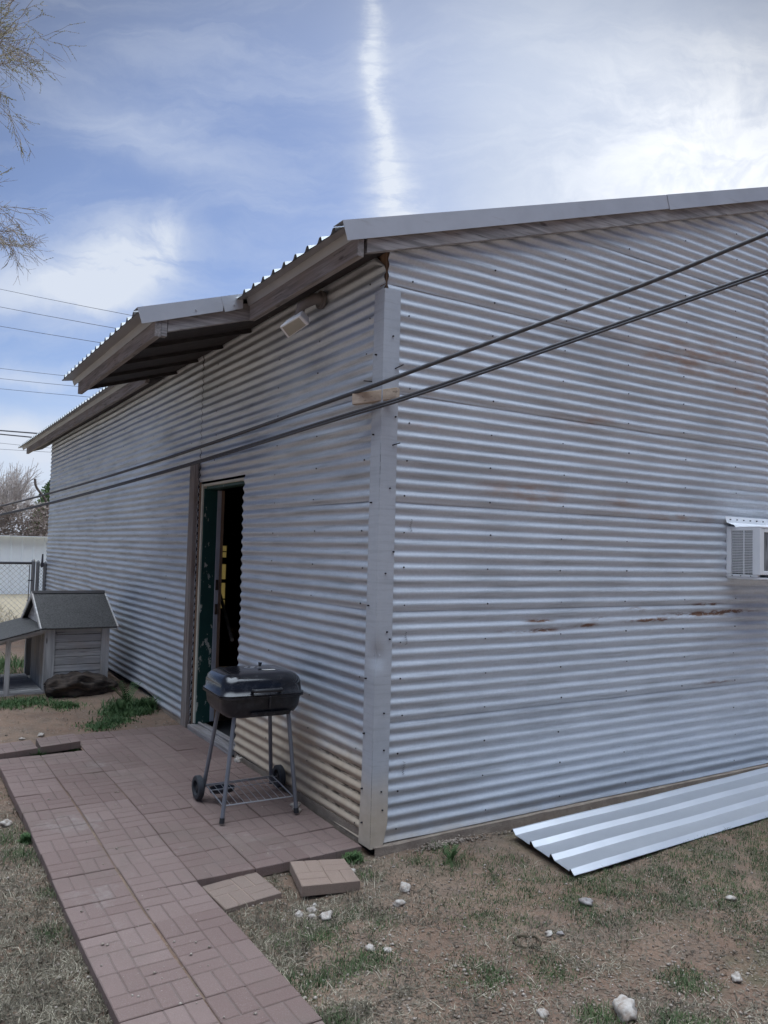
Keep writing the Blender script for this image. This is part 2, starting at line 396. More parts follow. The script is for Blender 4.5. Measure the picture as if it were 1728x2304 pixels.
M['brown_twig'] = leafmat('brown_vine', (.15,.115,.095), (.38,.31,.27), 3)
M['bark'] = material('bark', f_wood((.08,.065,.055),(.16,.135,.12),(.12,.10,.09),2), rough=.95)
M['twig'] = leafmat('spring_twig', (.18,.15,.125), (.34,.285,.24), 3)
M['bud'] = leafmat('spring_buds', (.24,.26,.09), (.38,.36,.17), 6)
M['juniper'] = leafmat('juniper_foliage', (.06,.12,.045), (.17,.24,.09), 1.5)
M['cable'] = material('cable_sheath', lambda nb: {'Base Color': nb.mix(nb.noise(nb.coord(), 30, 3), (.045,.045,.052), (.085,.085,.092))}, rough=.55)
M['line'] = material('overhead_wire', color=(.06,.06,.075), rough=.6)
def f_shingle(nb):
    o = nb.coord(); n = (nb.noise(o, 70, 5, .85).step(.38, .62)+nb.noise(o, 6, 4)*.5)*.75; b = nb.noise(o, 4, 6, .7)
    c = nb.mix(n, (.026,.024,.022), (.105,.10,.094)); c = nb.mix(b.step(.60, .72)*.75, c, (.035,.035,.04))
    return {'Base Color': c, 'Roughness': .95, 'Normal': nb.bump(n, .6, .004)}
M['shingle'] = material('mineral_felt', f_shingle)
def f_log(nb):
    o = nb.coord(); n = nb.noise(nb.scale(o, (3, 14, 14)), 1.5, 6, .7, .6)
    return {'Base Color': nb.mix(n.step(.3, .7), (.018,.014,.013), (.11,.080,.060)), 'Roughness': .95, 'Normal': nb.bump(n, 1.0, .02)}
M['log'] = material('rotten_log', f_log)
def f_enamel(nb):
    o = nb.coord(); dst = nb.noise(o, 22, 5, .65)
    return {'Base Color': nb.mix(dst.step(.45, .8)*.35, (.010,.010,.013), (.09,.09,.095)), 'Roughness': .10+dst*.16}
M['enamel'] = material('black_enamel', f_enamel, Coat_Weight=.4)
M['bowl'] = material('black_bowl_enamel', lambda nb: {'Base Color': nb.mix(nb.noise(nb.coord(), 30, 5).step(.4,.8), (.010,.012,.018), (.04,.042,.05))}, rough=.34)
M['legpaint'] = material('grey_leg_paint', f_paint((.20,.21,.235), .1), rough=.42, metal=.3)
M['chrome'] = material('wire_chrome', color=(.45,.45,.47), rough=.35, metal=.8)
M['rubber'] = material('tyre_rubber', lambda nb: {'Base Color': nb.mix(nb.noise(nb.coord(), 60, 4), (.018,.02,.024), (.05,.053,.06))}, rough=.7)
M['sticker'] = material('label_sticker', color=(.55,.54,.50), rough=.5)
M['silver'] = material('bare_galvalume', lambda nb: (lambda o: {'Base Color': nb.mix(nb.noise(o, 4, 5, .6), (.66,.68,.70), (.80,.81,.82)), 'Roughness': .34+nb.noise(o, 9, 4)*.14, 'Normal': nb.bump(nb.noise(o, 2.5, 3), .2, .01)})(nb.coord()), metal=.88)
M['fence'] = material('white_fence_panel', f_paint((.88,.92,.97), .01), rough=.8)
M['galv_pipe'] = material('galvanized_pipe', f_paint((.33,.33,.33), .15), rough=.5, metal=.6)
M['rusty'] = material('rusty_iron', lambda nb: {'Base Color': nb.mix(nb.noise(nb.coord(), 50, 4), (.035,.024,.018), (.11,.085,.045))}, rough=.9)
M['lens'] = material('lamp_lens', f_paint((.50,.48,.40), .12), rough=.35)
M['arm'] = material('grimy_arm', f_paint((.22,.20,.19), .2), rough=.6)
M['red'] = material('dark_red_paint', color=(.30,.02,.03), rough=.5)
M['cardboard'] = material('cardboard', color=(.24,.13,.08), rough=.9)
def blind():
    mt = bpy.data.materials.new('yellow_blind'); mt.use_nodes = True; nt = mt.node_tree; nt.nodes.clear()
    out = nt.nodes.new('ShaderNodeOutputMaterial'); t = nt.nodes.new('ShaderNodeBsdfTranslucent'); dd = nt.nodes.new('ShaderNodeBsdfDiffuse'); a = nt.nodes.new('ShaderNodeMixShader')
    t.inputs[0].default_value = (.50,.43,.24,1); dd.inputs[0].default_value = (.4,.35,.2,1); a.inputs[0].default_value = .12
    nt.links.new(t.outputs[0], a.inputs[1]); nt.links.new(dd.outputs[0], a.inputs[2]); nt.links.new(a.outputs[0], out.inputs[0]); return mt
M['blind'] = blind()

# ------------------------------------------------------------------ ground
def patio_z(x, y): return .005+.040*sm(-.1, 1.6, y)
def base_g(x, y):
    z = -.040
    z += .075*sm(2.3, 3.6, y)+.055*sm(3.6, 4.8, y)
    if x < -1.5: z += .025*sm(-.5, 1.0, y)*(1-sm(2.3, 3.2, y))
    return z
def in_patio(x, y, m_=0.0):
    return (-1.55-m_ < x < -.95+m_ and -4.5 < y < 2.6+m_) or (-1.0-m_ < x < .3 and .03-m_ < y < 3.0+m_)
def gz(x, y):
    z = base_g(x, y)
    near = max(abs(x)-8, abs(y)-10, 0)
    k = 1/(1+near*.1)
    z += .016*nz(x*1.3, y*1.3)*k+.010*nz(x*5, y*5, 3)*k+.006*nz(x*14, y*14, 7)*k+.004*nz(x*37, y*37, 9)*k
    if in_patio(x, y, .005): z = min(z, patio_z(x, y)-.055)
    return z
def axis(lo, hi, st, far):
    a = list(np.arange(lo, hi+st/2, st)); s = st; v = lo
    L_ = []
    while v > -far: s *= 1.25; v -= s; L_.append(v)
    s = st; v = a[-1]; H = []
    while v < far: s *= 1.25; v += s; H.append(v)
    return L_[::-1]+a+H
xs = axis(-3.2, 4.2, .032, 900); ys = axis(-3.2, 6.4, .032, 900)
V = [(x, y, gz(x, y)) for y in ys for x in xs]; nx, ny = len(xs), len(ys)
ii = np.arange(nx*ny).reshape(ny, nx)
Fq = np.stack([ii[:-1, :-1], ii[:-1, 1:], ii[1:, 1:], ii[1:, :-1]], -1).reshape(-1, 4)
g = fast('ground', V, Fq, M['dirt']); g['kind'] = 'structure'
g.data.polygons.foreach_set('use_smooth', [True]*len(g.data.polygons))

# ------------------------------------------------------------------ patio and path of moulded pavers
def paver_bricks(mb, tones, O, ex, ey, zf, flip, jit=0.0, wear=0.0, grove=.0035, th=.045):
    """one square slab: body + eight brick faces; O corner, ex, ey edge vectors (2d), zf top height"""
    L_ = 1.0; g_ = .010; h = [random.uniform(-jit, jit) for _ in range(4)]
    def P(u, v, dz):
        hh = h[0]*(1-u)*(1-v)+h[1]*u*(1-v)+h[2]*u*v+h[3]*(1-u)*v
        x = O[0]+ex[0]*u+ey[0]*v; y = O[1]+ex[1]*u+ey[1]*v
        return (x, y, zf(x, y)+hh+dz)
    e = .006
    pts = [P(e, e, -grove), P(1-e, e, -grove), P(1-e, 1-e, -grove), P(e, 1-e, -grove)]
    low = [(a, b, c-th) for a, b, c in pts]
    mb.add(pts+low, [(0, 1, 2, 3), (0, 4, 5, 1), (1, 5, 6, 2), (2, 6, 7, 3), (3, 7, 4, 0)], 1); tones += [.5]*5
    cells = []
    for i in range(2):
        for j in range(2):
            hv = (i+j+flip) % 2
            for k in range(2):
                if hv: cells.append((i*.5, j*.5+k*.25, i*.5+.5, j*.5+k*.25+.25))
                else: cells.append((i*.5+k*.25, j*.5, i*.5+k*.25+.25, j*.5+.5))
    t0 = random.uniform(.1, .8)
    for (a, b, c, d_) in cells:
        gg = g_*random.uniform(.6, 1.0)*(1-wear*.5); a, b, c, d_ = a+(.003 if a < .01 else gg), b+(.003 if b < .01 else gg), c-(.003 if c > .99 else gg), d_-(.003 if d_ > .99 else gg)
        dz = random.uniform(-.0006, .0006); ch = .012
        top = [P(a+ch, b+ch, dz), P(c-ch, b+ch, dz), P(c-ch, d_-ch, dz), P(a+ch, d_-ch, dz)]
        mid = [P(a, b, dz-.003), P(c, b, dz-.003), P(c, d_, dz-.003), P(a, d_, dz-.003)]
        bot = [(x, y, z-th) for x, y, z in mid]
        mb.add(top+mid+bot, [(0, 1, 2, 3)]+[(k, 4+k, 4+(k+1) % 4, (k+1) % 4) for k in range(4)]+[(4+k, 8+k, 8+(k+1) % 4, 4+(k+1) % 4) for k in range(4)], 0)
        t = min(1, max(0, t0+random.uniform(-.15, .15))); tones += [t]*9
def set_tone(o, tones):
    a = o.data.attributes.new('tone', 'FLOAT', 'FACE')
    if len(tones) == len(o.data.polygons): a.data.foreach_set('value', tones)
def raw(name, mb, mats):
    me = bpy.data.meshes.new(name); me.from_pydata(mb.v, [], mb.f)
    for mt in mats: me.materials.append(mt)
    me.polygons.foreach_set('material_index', mb.mi); me.update()
    o = bpy.data.objects.new(name, me); C.objects.link(o); return o
mb = MB(); tones = []
cols = [-1.555, -1.262, -.955, -.655, -.352, -.035]
for i in range(5):
    r = 0
    for k in range(-13, 10):
        y0 = .032+.3195*k
        if i >= 2 and k < 0: continue
        if i < 2 and k > 7: continue
        y1 = y0+.3195
        if i >= 2 and k == 9: y1 = 3.12
        a, b = cols[i], cols[i+1]
        dx = .006*nz(i*3.1, k*1.7); g2 = .0010+.0022*abs(nz(i*5.3, k*2.1))
        gap = .007 if (i == 1 and -3 <= k <= 4) else 0
        paver_bricks(mb, tones, (a+dx+g2+gap, y0+g2+.004*nz(k, i)), (b-a-2*g2-gap, .004*nz(k*.9, i*.7)), (.003*nz(i, k, 5), y1-y0-2*g2), patio_z, (i+k) % 2 if random.random() > .15 else random.randint(0, 1), .003, wear=random.random())
pt = raw('patio', mb, [M['brick'], M['groove']]); pt['kind'] = 'structure'; set_tone(pt, tones)
# sand bed under the pavers
mb = MB()
for (x0, y0, x1, y1) in ((-1.545, -4.1, -.96, 2.585), (-.96, .04, -.04, 3.115)):
    n = 24
    vs = [(x0 if s == 0 else x1, y0+(y1-y0)*t/n, patio_z(0, y0+(y1-y0)*t/n)-.008) for t in range(n+1) for s in (0, 1)]
    mb.add(vs, [(2*t, 2*t+1, 2*t+3, 2*t+2) for t in range(n)])
sb = build('sand_bed', mb, M['dirt']); sb['kind'] = 'structure'
def loose_paver(pts, zt, th, mat, label, flip, tilt=(0, 0, 0, 0), group=None):
    mb = MB(); tn = []
    def zf(x, y): return zt
    O = pts[0]; ex = (pts[1][0]-O[0], pts[1][1]-O[1]); ey = (pts[3][0]-O[0], pts[3][1]-O[1])
    a, b, c, d_ = tilt
    def zf(x, y):
        det = ex[0]*ey[1]-ex[1]*ey[0]; u = ((x-O[0])*ey[1]-(y-O[1])*ey[0])/det; v = (ex[0]*(y-O[1])-ex[1]*(x-O[0]))/det
        return zt+a*(1-u)*(1-v)+b*u*(1-v)+c*u*v+d_*(1-u)*v
    paver_bricks(mb, tn, O, ex, ey, zf, flip, 0, th=th)
    o = raw('paver', mb, [mat, M['groove'] if mat is M['brick'] else M['brick_tan']]); set_tone(o, tn)
    o['label'] = label; o['category'] = 'paver'
    if group: o['group'] = group
loose_paver([(-.925,-.262),(-.632,-.228),(-.652,.022),(-.938,.018)], -.020, .05, M['brick_tan2'], 'tan basket-weave paver set flush in the dirt beside the walkway', 0, (0,0,.004,0))
loose_paver([(-.565,-.300),(-.268,-.340),(-.200,-.030),(-.480,.010)], .010, .046, M['brick_tan'], 'tan paver sitting raised and tilted near the shed corner', 1, (.012,-.006,-.020,.006))
loose_paver([(-1.25,2.66),(-.96,2.70),(-.93,2.97),(-1.24,2.95)], .085, .05, M['brick'], 'red edging paver raised at the back edge of the patio', 1, (0,.005,0,0))
loose_paver([(-1.57,2.60),(-1.27,2.64),(-1.28,2.92),(-1.58,2.90)], .08, .05, M['brick'], 'red edging paver at the back left corner of the patio', 0, (0,.005,0,0))

# ------------------------------------------------------------------ the shed
shed = thing('metal_shed', 'grey corrugated metal shed with gable roof and one open doorway', 'shed')
RX, RW = 4.6, 9.2; SL = .322; LY = 10.56
def ridge_fold(x): return x if x < RX else 2*RX-x
def roof_top(x): return 3.354+SL*(ridge_fold(x)+.324)
def under(x): return 3.271+SL*ridge_fold(x)
seams = [-.05, .052, .662, 1.272, 1.882, 2.492, 3.102, 3.712, 4.322, 4.932]
def corr(mb, wall, s0, s1, zlo, zhi, ds=.12, seed=0, ex=0.0, ps=0.0):
    n = max(2, int(round((s1-s0)/ds))); S = [s0+(s1-s0)*i/n for i in range(n+1)]
    zmin = min(zlo(s) for s in S); zmax = max(zhi(s) for s in S)
    for k in range(len(seams)-1):
        a, b = seams[k], seams[k+1]+.045
        if b < zmin or a > zmax: continue
        nr = int(round((b-a)/PITCH*10)); vs = []
        for s in S:
            lo, hi = zlo(s), zhi(s)
            for i in range(nr+1):
                z = a+(b-a)*i/nr; zc = min(hi, max(lo, z))
                ph = ps+.5*nz(s*.5+seed, zc*.35, k*3.3)+.12*nz(s*2.3, zc*1.2, k)
                amp = AMP*(1+.16*nz(s*1.1, zc*2, seed))
                t = (z-a)/(b-a)
                off = .0038*(1-t)+.0060*nz(s*.9, zc*1.3, 11+seed)+.003*nz(s*2.4, zc*3, 5)+.0012*nz(s*4, zc*5, 2)
                off += ex; lip = .007*max(0, nz(s*2.2, k*7.7, 4))*max(0, 1-(z-a)/.02) if k > 1 else 0
                dd = amp*math.sin(2*math.pi*zc/PITCH+ph)+off+lip
                vs.append((-dd, s, zc) if wall == 'side' else (s, -dd, zc))
        m_ = nr+1; fs = []
        for i in range(n):
            for j in range(nr):
                q_ = (i*m_+j, (i+1)*m_+j, (i+1)*m_+j+1, i*m_+j+1)
                if max(vs[q_[2]][2]-vs[q_[1]][2], vs[q_[3]][2]-vs[q_[0]][2]) > 1e-5: fs.append(q_)
        mb.add(vs, fs, 0)
    # nail heads
    rowz = [z for z in np.arange(.10, 5, PITCH*3.0)]
    S2 = [x for x in np.arange(.16, 12, .61) if s0+.03 < x < s1-.03]
    for sx in S2:
        for i, zz in enumerate(rowz):
            s = sx+random.uniform(-.015, .015); z = (round(zz/PITCH)-.25+.5)*PITCH+random.uniform(-.006, .006)
            if not (zlo(s)+.02 < z < zhi(s)-.03) or random.random() < .12: continue
            r_ = random.uniform(.0035, .0058); dd = AMP*.9+.004
            vs = []
            for dx in (dd, dd+.004):
                for j in range(6):
                    an = j*math.pi/3; uu, vv = r_*math.cos(an), r_*math.sin(an)
                    vs.append((-dx, s+uu, z+vv) if wall == 'side' else (s+uu, -dx, z+vv))
            mb.add(vs, [(6, 7, 8, 9, 10, 11)]+[(j, (j+1) % 6, 6+(j+1) % 6, 6+j) for j in range(6)], 1)
def abase(y):
    P = [(0,.015),(.4,.02),(1.3,.058),(1.96,.078),(3.0,.06),(3.15,.035),(3.8,.045),(4.05,.11),(4.4,.15),(6,.14),(11,.12)]
    for (a, za), (b, zb) in zip(P, P[1:]):
        if y <= b: return za+(zb-za)*(y-a)/(b-a)+.004*nz(y*4, 3)
    return .12
def build_wall(name, mb, mat):
    o = build(name, mb, [mat, M['nail']], shed, smooth=True); return o
top3 = lambda s: 3.30
DY0, DY1, DZ = 1.962, 2.985, 2.158
mb = MB()
corr(mb, 'side', .012, DY0, abase, lambda s: top3(s) if s > .06 else 3.2)
corr(mb, 'side', DY0, DY1, lambda s: DZ, top3)
corr(mb, 'side', DY1, 7.085, lambda s: abase(s), top3, seed=1, ex=.006)
corr(mb, 'side', 7.06, LY, lambda s: abase(s), top3, seed=5, ex=-.002, ps=-.8)
build_wall('side_wall', mb, M['galv_side'])
mb = MB()
corr(mb, 'front', 3.60, RW, lambda s: .016+.004*nz(s*3, 1), lambda s: under(s)+.03, seed=9, ex=-.003, ps=.7)
corr(mb, 'front', .012, 3.63, lambda s: .016+.004*nz(s*3, 1), lambda s: under(s)+.03, seed=2)
build_wall('front_wall', mb, M['galv_front'])
st = []
for (sx, sz) in ((.20, 1.715), (.185, 1.085), (.19, .37)):
    mb = MB(); pts = []
    for i in range(15):
        z = sz+.070*i/14; pts.append((sx+(.007 if i % 2 else -.006)*(1+.4*nz(i, sz)), -(AMP*math.sin(2*math.pi*z/PITCH)+.0135), z))
    mb.tube(pts, .0011, 4); build('ink_stamp', mb, M['nail'], shed)
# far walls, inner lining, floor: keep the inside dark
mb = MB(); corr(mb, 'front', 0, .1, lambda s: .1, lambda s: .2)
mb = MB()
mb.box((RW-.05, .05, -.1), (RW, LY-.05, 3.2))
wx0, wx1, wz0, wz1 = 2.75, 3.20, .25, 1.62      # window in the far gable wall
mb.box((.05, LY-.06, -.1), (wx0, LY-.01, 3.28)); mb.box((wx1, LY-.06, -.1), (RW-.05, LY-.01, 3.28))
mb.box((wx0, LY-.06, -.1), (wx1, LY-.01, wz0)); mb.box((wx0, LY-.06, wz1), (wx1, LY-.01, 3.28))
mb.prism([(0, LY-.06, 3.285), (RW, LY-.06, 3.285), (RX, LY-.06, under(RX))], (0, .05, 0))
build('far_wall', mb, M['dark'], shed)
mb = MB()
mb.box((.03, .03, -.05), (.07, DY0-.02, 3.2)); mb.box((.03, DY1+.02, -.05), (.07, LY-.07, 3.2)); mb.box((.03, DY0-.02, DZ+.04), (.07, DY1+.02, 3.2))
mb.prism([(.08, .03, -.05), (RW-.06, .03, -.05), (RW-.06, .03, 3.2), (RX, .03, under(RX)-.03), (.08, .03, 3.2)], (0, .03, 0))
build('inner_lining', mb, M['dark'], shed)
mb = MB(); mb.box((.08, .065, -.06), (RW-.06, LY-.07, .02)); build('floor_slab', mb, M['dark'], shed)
mb = MB()
vs = []; n = 60
prof = []
for i in range(n+1):
    x = RW*i/n
    prof.append((x, -.035-.012*nz(x*3, 5)-.006*nz(x*11, 2)))
top = .013
for x, y in prof: vs += [(x, y, top-.004-.004*abs(nz(x*9, 1))), (x, y-.012-.01*nz(x*7, 9), -.16), (x, .02, top)]
fs = []
for i in range(n): a = 3*i; b = a+3; fs += [(a, b, b+1, a+1), (a+2, b+2, b, a)]
mb.add(vs, fs); mb.box((-.006, .13, -.15), (.028, DY0, .062)); mb.box((-.008, DY1+.15, -.15), (.028, LY, .085))
build('footing', mb, M['footing'], shed, smooth=True)
# corner post and flashing
mb = MB(); mb.box((.006, .012, 2.9), (.10, .075, 3.33)); mb.box((.012, .078, 2.9), (.07, .13, 3.33))
build('corner_post', mb, M['wood_post'], shed, bevel=.003)
mb = MB(); T = .0016
def leg_strip(kind, w0):
    vs = []; N = 80; K = 7
    for i in range(N+1):
        z = 3.063*i/N
        for k in range(K+1):
            u = k/K; w_ = w0
            if kind == 'front' and z < .12: w_ = w0-.028*(1-z/.12)
            if kind == 'side': w_ = w0+.03*sm(.5, 0, z)*.6
            s = u*w_
            out = .019+.0022*nz(z*1.7, u*2)+.0012*nz(z*6, u*5, 3)
            dent = .022*math.exp(-((z-1.02)/.035)**2-(u/.5)**2)+.012*math.exp(-((z-1.085)/.02)**2-(u/.35)**2)
            if kind == 'front': vs.append((s-.019+dent*.8, -out-.003*math.sin(math.pi*u)+dent, z))
            else: vs.append((-out+dent, s-.019+dent*.6, z))
    fs = [(i*(K+1)+k, i*(K+1)+k+1, (i+1)*(K+1)+k+1, (i+1)*(K+1)+k) for i in range(N) for k in range(K)]
    mb.add(vs, fs)
leg_strip('front', .107); leg_strip('side', .106)
mb.cm = 1
for (yy, zz, ax) in [(.05,2.7,0),(.055,2.25,0),(.06,1.87,0),(.06,1.30,0),(.065,.9,0),(.07,.6,0),(.075,.30,0),(.065,.12,0)]:
    mb.tube([(-.018, yy, zz), (-.030, yy, zz)], .005, 6)
for xx, zz in [(.04,2.80),(.07,2.35),(.045,1.95),(.08,1.60),(.03,1.48),(.07,1.12),(.05,1.16),(.045,.72),(.05,.52),(.04,.3),(.05,.2)]:
    mb.tube([(xx, -.018, zz), (xx, -.029, zz)], .005, 6)
for (a, b) in [((.06,-.02,2.62),(.10,-.045,2.645)),((.055,-.02,2.19),(.095,-.04,2.205)),((-.02,.09,2.555),(-.045,.14,2.565))]:
    mb.tube([a, b], .0035, 6)
build('corner_flashing', mb, [M['galv_corner'], M['nail']], shed, smooth='all')

# roof sheets (ribs run up the slope)
def ribprof(y0, y1):
    P = []; y = y0; p_ = .158
    while y < y1:
        for u, h in ((0, 0), (.30, .002), (.52, .004), (.60, .030), (.74, .031), (.86, .006), (.93, .001)):
            yy = y+u*p_
            if yy < y1: P.append((yy, h))
        y += p_
    P.append((y1, 0)); return P
def roof_sheet(mb, x0, x1, y0, y1, n=6, lip=True):
    P = ribprof(y0, y1); th = .0012
    for i in range(1):
        X = [x0+(x1-x0)*i/n for i in range(n+1)]
        vs = [(x, y, roof_top(x)-.034+h+.002*nz(x*2, y*1.5)) for x in X for y, h in P]
        k = len(P)
        mb.add(vs, [(a*k+b, a*k+b+1, (a+1)*k+b+1, (a+1)*k+b) for a in range(n) for b in range(k-1)])
mb = MB()
roof_sheet(mb, -.318, RX, -.06, 1.462); roof_sheet(mb, -.318, RX, 4.09, 12.22)
roof_sheet(mb, -.985, RX, 1.464, 4.085); roof_sheet(mb, RX, RW+.3, -.06, 12.22)
build('roof_sheets', mb, M['roof_metal'], shed)
# roof deck just below the sheets
mb = MB()
def deck(x0, x1, y0, y1, t0=.044, t1=.06):
    mb.add([(x0,y0,roof_top(x0)-t0),(x1,y0,roof_top(x1)-t0),(x1,y1,roof_top(x1)-t0),(x0,y1,roof_top(x0)-t0),(x0,y0,roof_top(x0)-t1),(x1,y0,roof_top(x1)-t1),(x1,y1,roof_top(x1)-t1),(x0,y1,roof_top(x0)-t1)],
       [(0,1,2,3),(4,7,6,5),(0,4,5,1),(1,5,6,2),(2,6,7,3),(3,7,4,0)])
deck(-.17, RX, -.01, 1.46); deck(-.17, RX, 4.085, 11.82); deck(-.82, RX, 1.52, 4.05); deck(RX, RW+.25, -.01, 11.82)
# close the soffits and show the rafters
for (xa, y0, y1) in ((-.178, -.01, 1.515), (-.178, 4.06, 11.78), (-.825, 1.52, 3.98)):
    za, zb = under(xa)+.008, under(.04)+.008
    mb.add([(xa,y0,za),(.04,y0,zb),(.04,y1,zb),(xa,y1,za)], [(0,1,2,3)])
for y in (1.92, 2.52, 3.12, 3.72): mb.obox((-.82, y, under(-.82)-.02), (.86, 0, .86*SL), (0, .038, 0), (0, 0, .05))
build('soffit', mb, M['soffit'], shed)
mb = MB()
mb.box((-.222, -.056, 3.188), (-.182, 1.44, 3.318)); mb.box((-.222, 4.05, 3.188), (-.182, 11.80, 3.318))
build('eave_fascia', mb, M['wood_y'], shed, bevel=.003)
mb = MB(); mb.box((-.868, 1.462, 2.972), (-.828, 3.92, 3.10)); build('porch_fascia', mb, M['wood_y'], shed, bevel=.003)
mb = MB()
def rake_board(x0, x1, ya, yb, lo=0.0, hi=.12):
    mb.prism([(x0, ya, under(x0)+lo), (x1, ya, under(x1)+lo), (x1, ya, under(x1)+hi), (x0, ya, under(x0)+hi)], (0, yb-ya, 0))
rake_board(-.160, RX, -.052, -.014); rake_board(RX, RW+.1, -.052, -.014); rake_board(-.78, -.18, 1.475, 1.512); 
mb.box((-.826, 1.468, 2.985), (-.785, 1.52, 3.11))
build('rake_board', mb, M['wood_x'], shed, bevel=.002)
mb = MB()
def rake_flash(x0, x1, y, t=.003, h=.104, top_w=.10):
    zt = lambda x: roof_top(x)
    for a, b in ((x0, x1),):
        mb.prism([(a+.034, y, zt(a)-h+.002), (b, y, zt(b)-h), (b, y, zt(b)), (a, y, zt(a))], (0, t, 0))
        mb.prism([(a, y+t, zt(a)-.003), (b, y+t, zt(b)-.003), (b, y+t, zt(b)), (a, y+t, zt(a))], (0, top_w, 0))
rake_flash(-.326, 2.36, -.070); rake_flash(2.30, RX, -.0745)
mb.prism([(RX, -.070, roof_top(RX)-.104), (RW+.3, -.070, roof_top(RW+.3)-.104), (RW+.3, -.070, roof_top(RW+.3)), (RX, -.070, roof_top(RX))], (0, .003, 0))
build('rake_flashing', mb, M['trim_metal'], shed, smooth=True)
mb = MB()
rake_flash(-.990, -.41, 1.452); rake_flash(-.43, -.268, 1.4495)
for x in (): mb.tube([(x, -.068, roof_top(x)-.07), (x, -.078, roof_top(x)-.07)], .006, 7)
for x in (-.60, -.33): mb.tube([(x, 1.455, roof_top(x)-.07), (x, 1.443, roof_top(x)-.07)], .006, 7)
build('rake_flashing', mb, M['trim_metal'], shed, smooth=True)
mb = MB()
def drip(xe, y0, y1, zf, xf):
    ze = roof_top(xe)-.036
    # sloping apron under the sheet edge and a vertical leg on the fascia
    mb.add([(xe+.004, y0, ze), (xe+.004, y1, ze), (xf-.022, y1, zf+.02), (xf-.022, y0, zf+.02), (xf-.004, y1, zf-.028), (xf-.004, y0, zf-.028)], [(0,1,2,3), (3,2,4,5)])
drip(-.318, -.055, 1.45, 3.318, -.222); drip(-.318, 4.05, 12.20, 3.318, -.222); drip(-.985, 1.462, 4.085, 3.10, -.868)
build('drip_flashing', mb, M['drip'], shed)

# door frame
fr = build('door_frame', MB().box((.0, 2.905, .09), (.10, 2.94, 2.14)).box((.006, 1.97, 2.118), (.03, 2.90, 2.140)), M['cream'], shed, bevel=.003)
mb = MB(); mb.box((.012, 2.893, .09), (.132, 2.9045, 2.10)); mb.box((.0305, 1.97, 2.095), (.13, 2.892, 2.137)); mb.box((.004, 2.9405, .09), (.10, 2.975, 2.15)); build('green_jamb', mb, [M['green']], fr, bevel=.002)
mb = MB(); mb.box((.133, 2.885, .10), (.168, 2.925, 2.09)); build('door_edge', mb, M['steel_grey'], fr, bevel=.002)
mb = MB(); mb.box((.169, 2.880, .10), (.192, 2.925, 2.09)); mb.box((-.004, 2.945, .08), (.003, 2.975, 2.156)); build('brown_stop', mb, M['wood_post'], fr)
for z in (1.27, 1.06):
    mb = MB(); mb.box((.138, 2.879, z-.045), (.163, 2.884, z+.045)); mb.box((.143, 2.874, z-.018), (.158, 2.8795, z+.018))
    build('latch', mb, M['brass'], fr, bevel=.001)
mb = MB(); mb.box((-.05, 1.985, .03), (.11, 2.93, .085)); mb.box((.03, 1.985, .0855), (.05, 2.9, .105)); build('threshold', mb, M['wood_y'], fr, bevel=.006)
mb = MB(); mb.box((-.046, 2.992, .045), (-.008, 3.030, 2.325)); mb.box((-.046, 3.032, .03), (-.008, 3.125, 2.325))
build('door_batten', mb, M['wood_z'], shed, bevel=.002)
# header drip lip over the door, curled sheet edge beside the batten
mb = MB(); vs = []
for i in range(140):
    z = .1+2.05*i/139; w_ = .009*math.sin(2*math.pi*z/PITCH); vs += [(-.004+w_, 2.981, z), (-.007+w_, 2.983, z), (-.004+w_, 2.99, z)]
mb.add(vs, [(3*i, 3*i+3, 3*i+4, 3*i+1) for i in range(139)]+[(3*i+1, 3*i+4, 3*i+5, 3*i+2) for i in range(139)])
build('sheet_edge', mb, M['galv_side'], shed)

# window in the far wall, seen through the doorway
win = build('far_window', MB().box((wx0, LY-.07, wz0), (wx0+.03, LY-.02, wz1)).box((wx1-.03, LY-.07, wz0), (wx1, LY-.02, wz1)).box((wx0, LY-.072, .92), (wx1, LY-.02, .99)).box((wx0, LY-.071, 1.27), (wx1, LY-.02, 1.40)).box((wx0, LY-.071, .60), (wx1, LY-.02, .625)).box((wx0, LY-.071, 1.50), (wx1, LY-.02, 1.52)).box((wx0, LY-.071, .43), (wx1, LY-.02, .445)), M['dark'], shed)
build('blind', MB().box((wx0, LY-.015, wz0), (wx1, LY-.014, wz1)), M['blind'], win)

# ------------------------------------------------------------------ things inside the shed
mb = MB(); mb.tube([far_pt(486,1302,8.3), far_pt(522,1440,7.1)], .017, 8)
solo('wooden_handle', mb, M['block'], 'long wooden tool handle leaning inside the dark doorway', 'tool handle', smooth=True)
mb = MB(); mb.box((.95, 3.9, .02), (1.45, 4.6, .62)); mb.box((.945, 3.895, .30), (1.455, 4.605, .312)); mb.box((.93, 4.15, .42), (.949, 4.35, .44))
solo('cabinet', mb, M['red'], 'dark red low cabinet in the shadow inside the doorway', 'cabinet', bevel=.01)
mb = MB(); mb.box((1.9, 3.75, 1.16), (2.3, 4.6, 1.50)); mb.box((1.895, 3.745, 1.44), (2.305, 4.605, 1.505))
solo('cardboard_box', mb, M['cardboard'], 'brown cardboard box on the shelf deep inside the doorway', 'box', bevel=.006)
shf = thing('shelf_unit', 'dark wooden shelf unit standing inside the doorway', 'shelf', (1.85, 3.7, .02))
build('shelf_board', MB().box((1.85, 3.6, 1.12), (2.4, 4.8, 1.155)), M['soffit'], shf, bevel=.003); build('shelf_board', MB().box((1.85, 3.6, 1.62), (2.4, 4.8, 1.65)), M['steel_grey'], shf, bevel=.003)
for x, y in ((1.86, 3.62), (1.86, 4.76), (2.36, 3.62), (2.36, 4.76)): build('leg', MB().box((x, y, .02), (x+.03, y+.03, 1.75)), M['soffit'], shf)
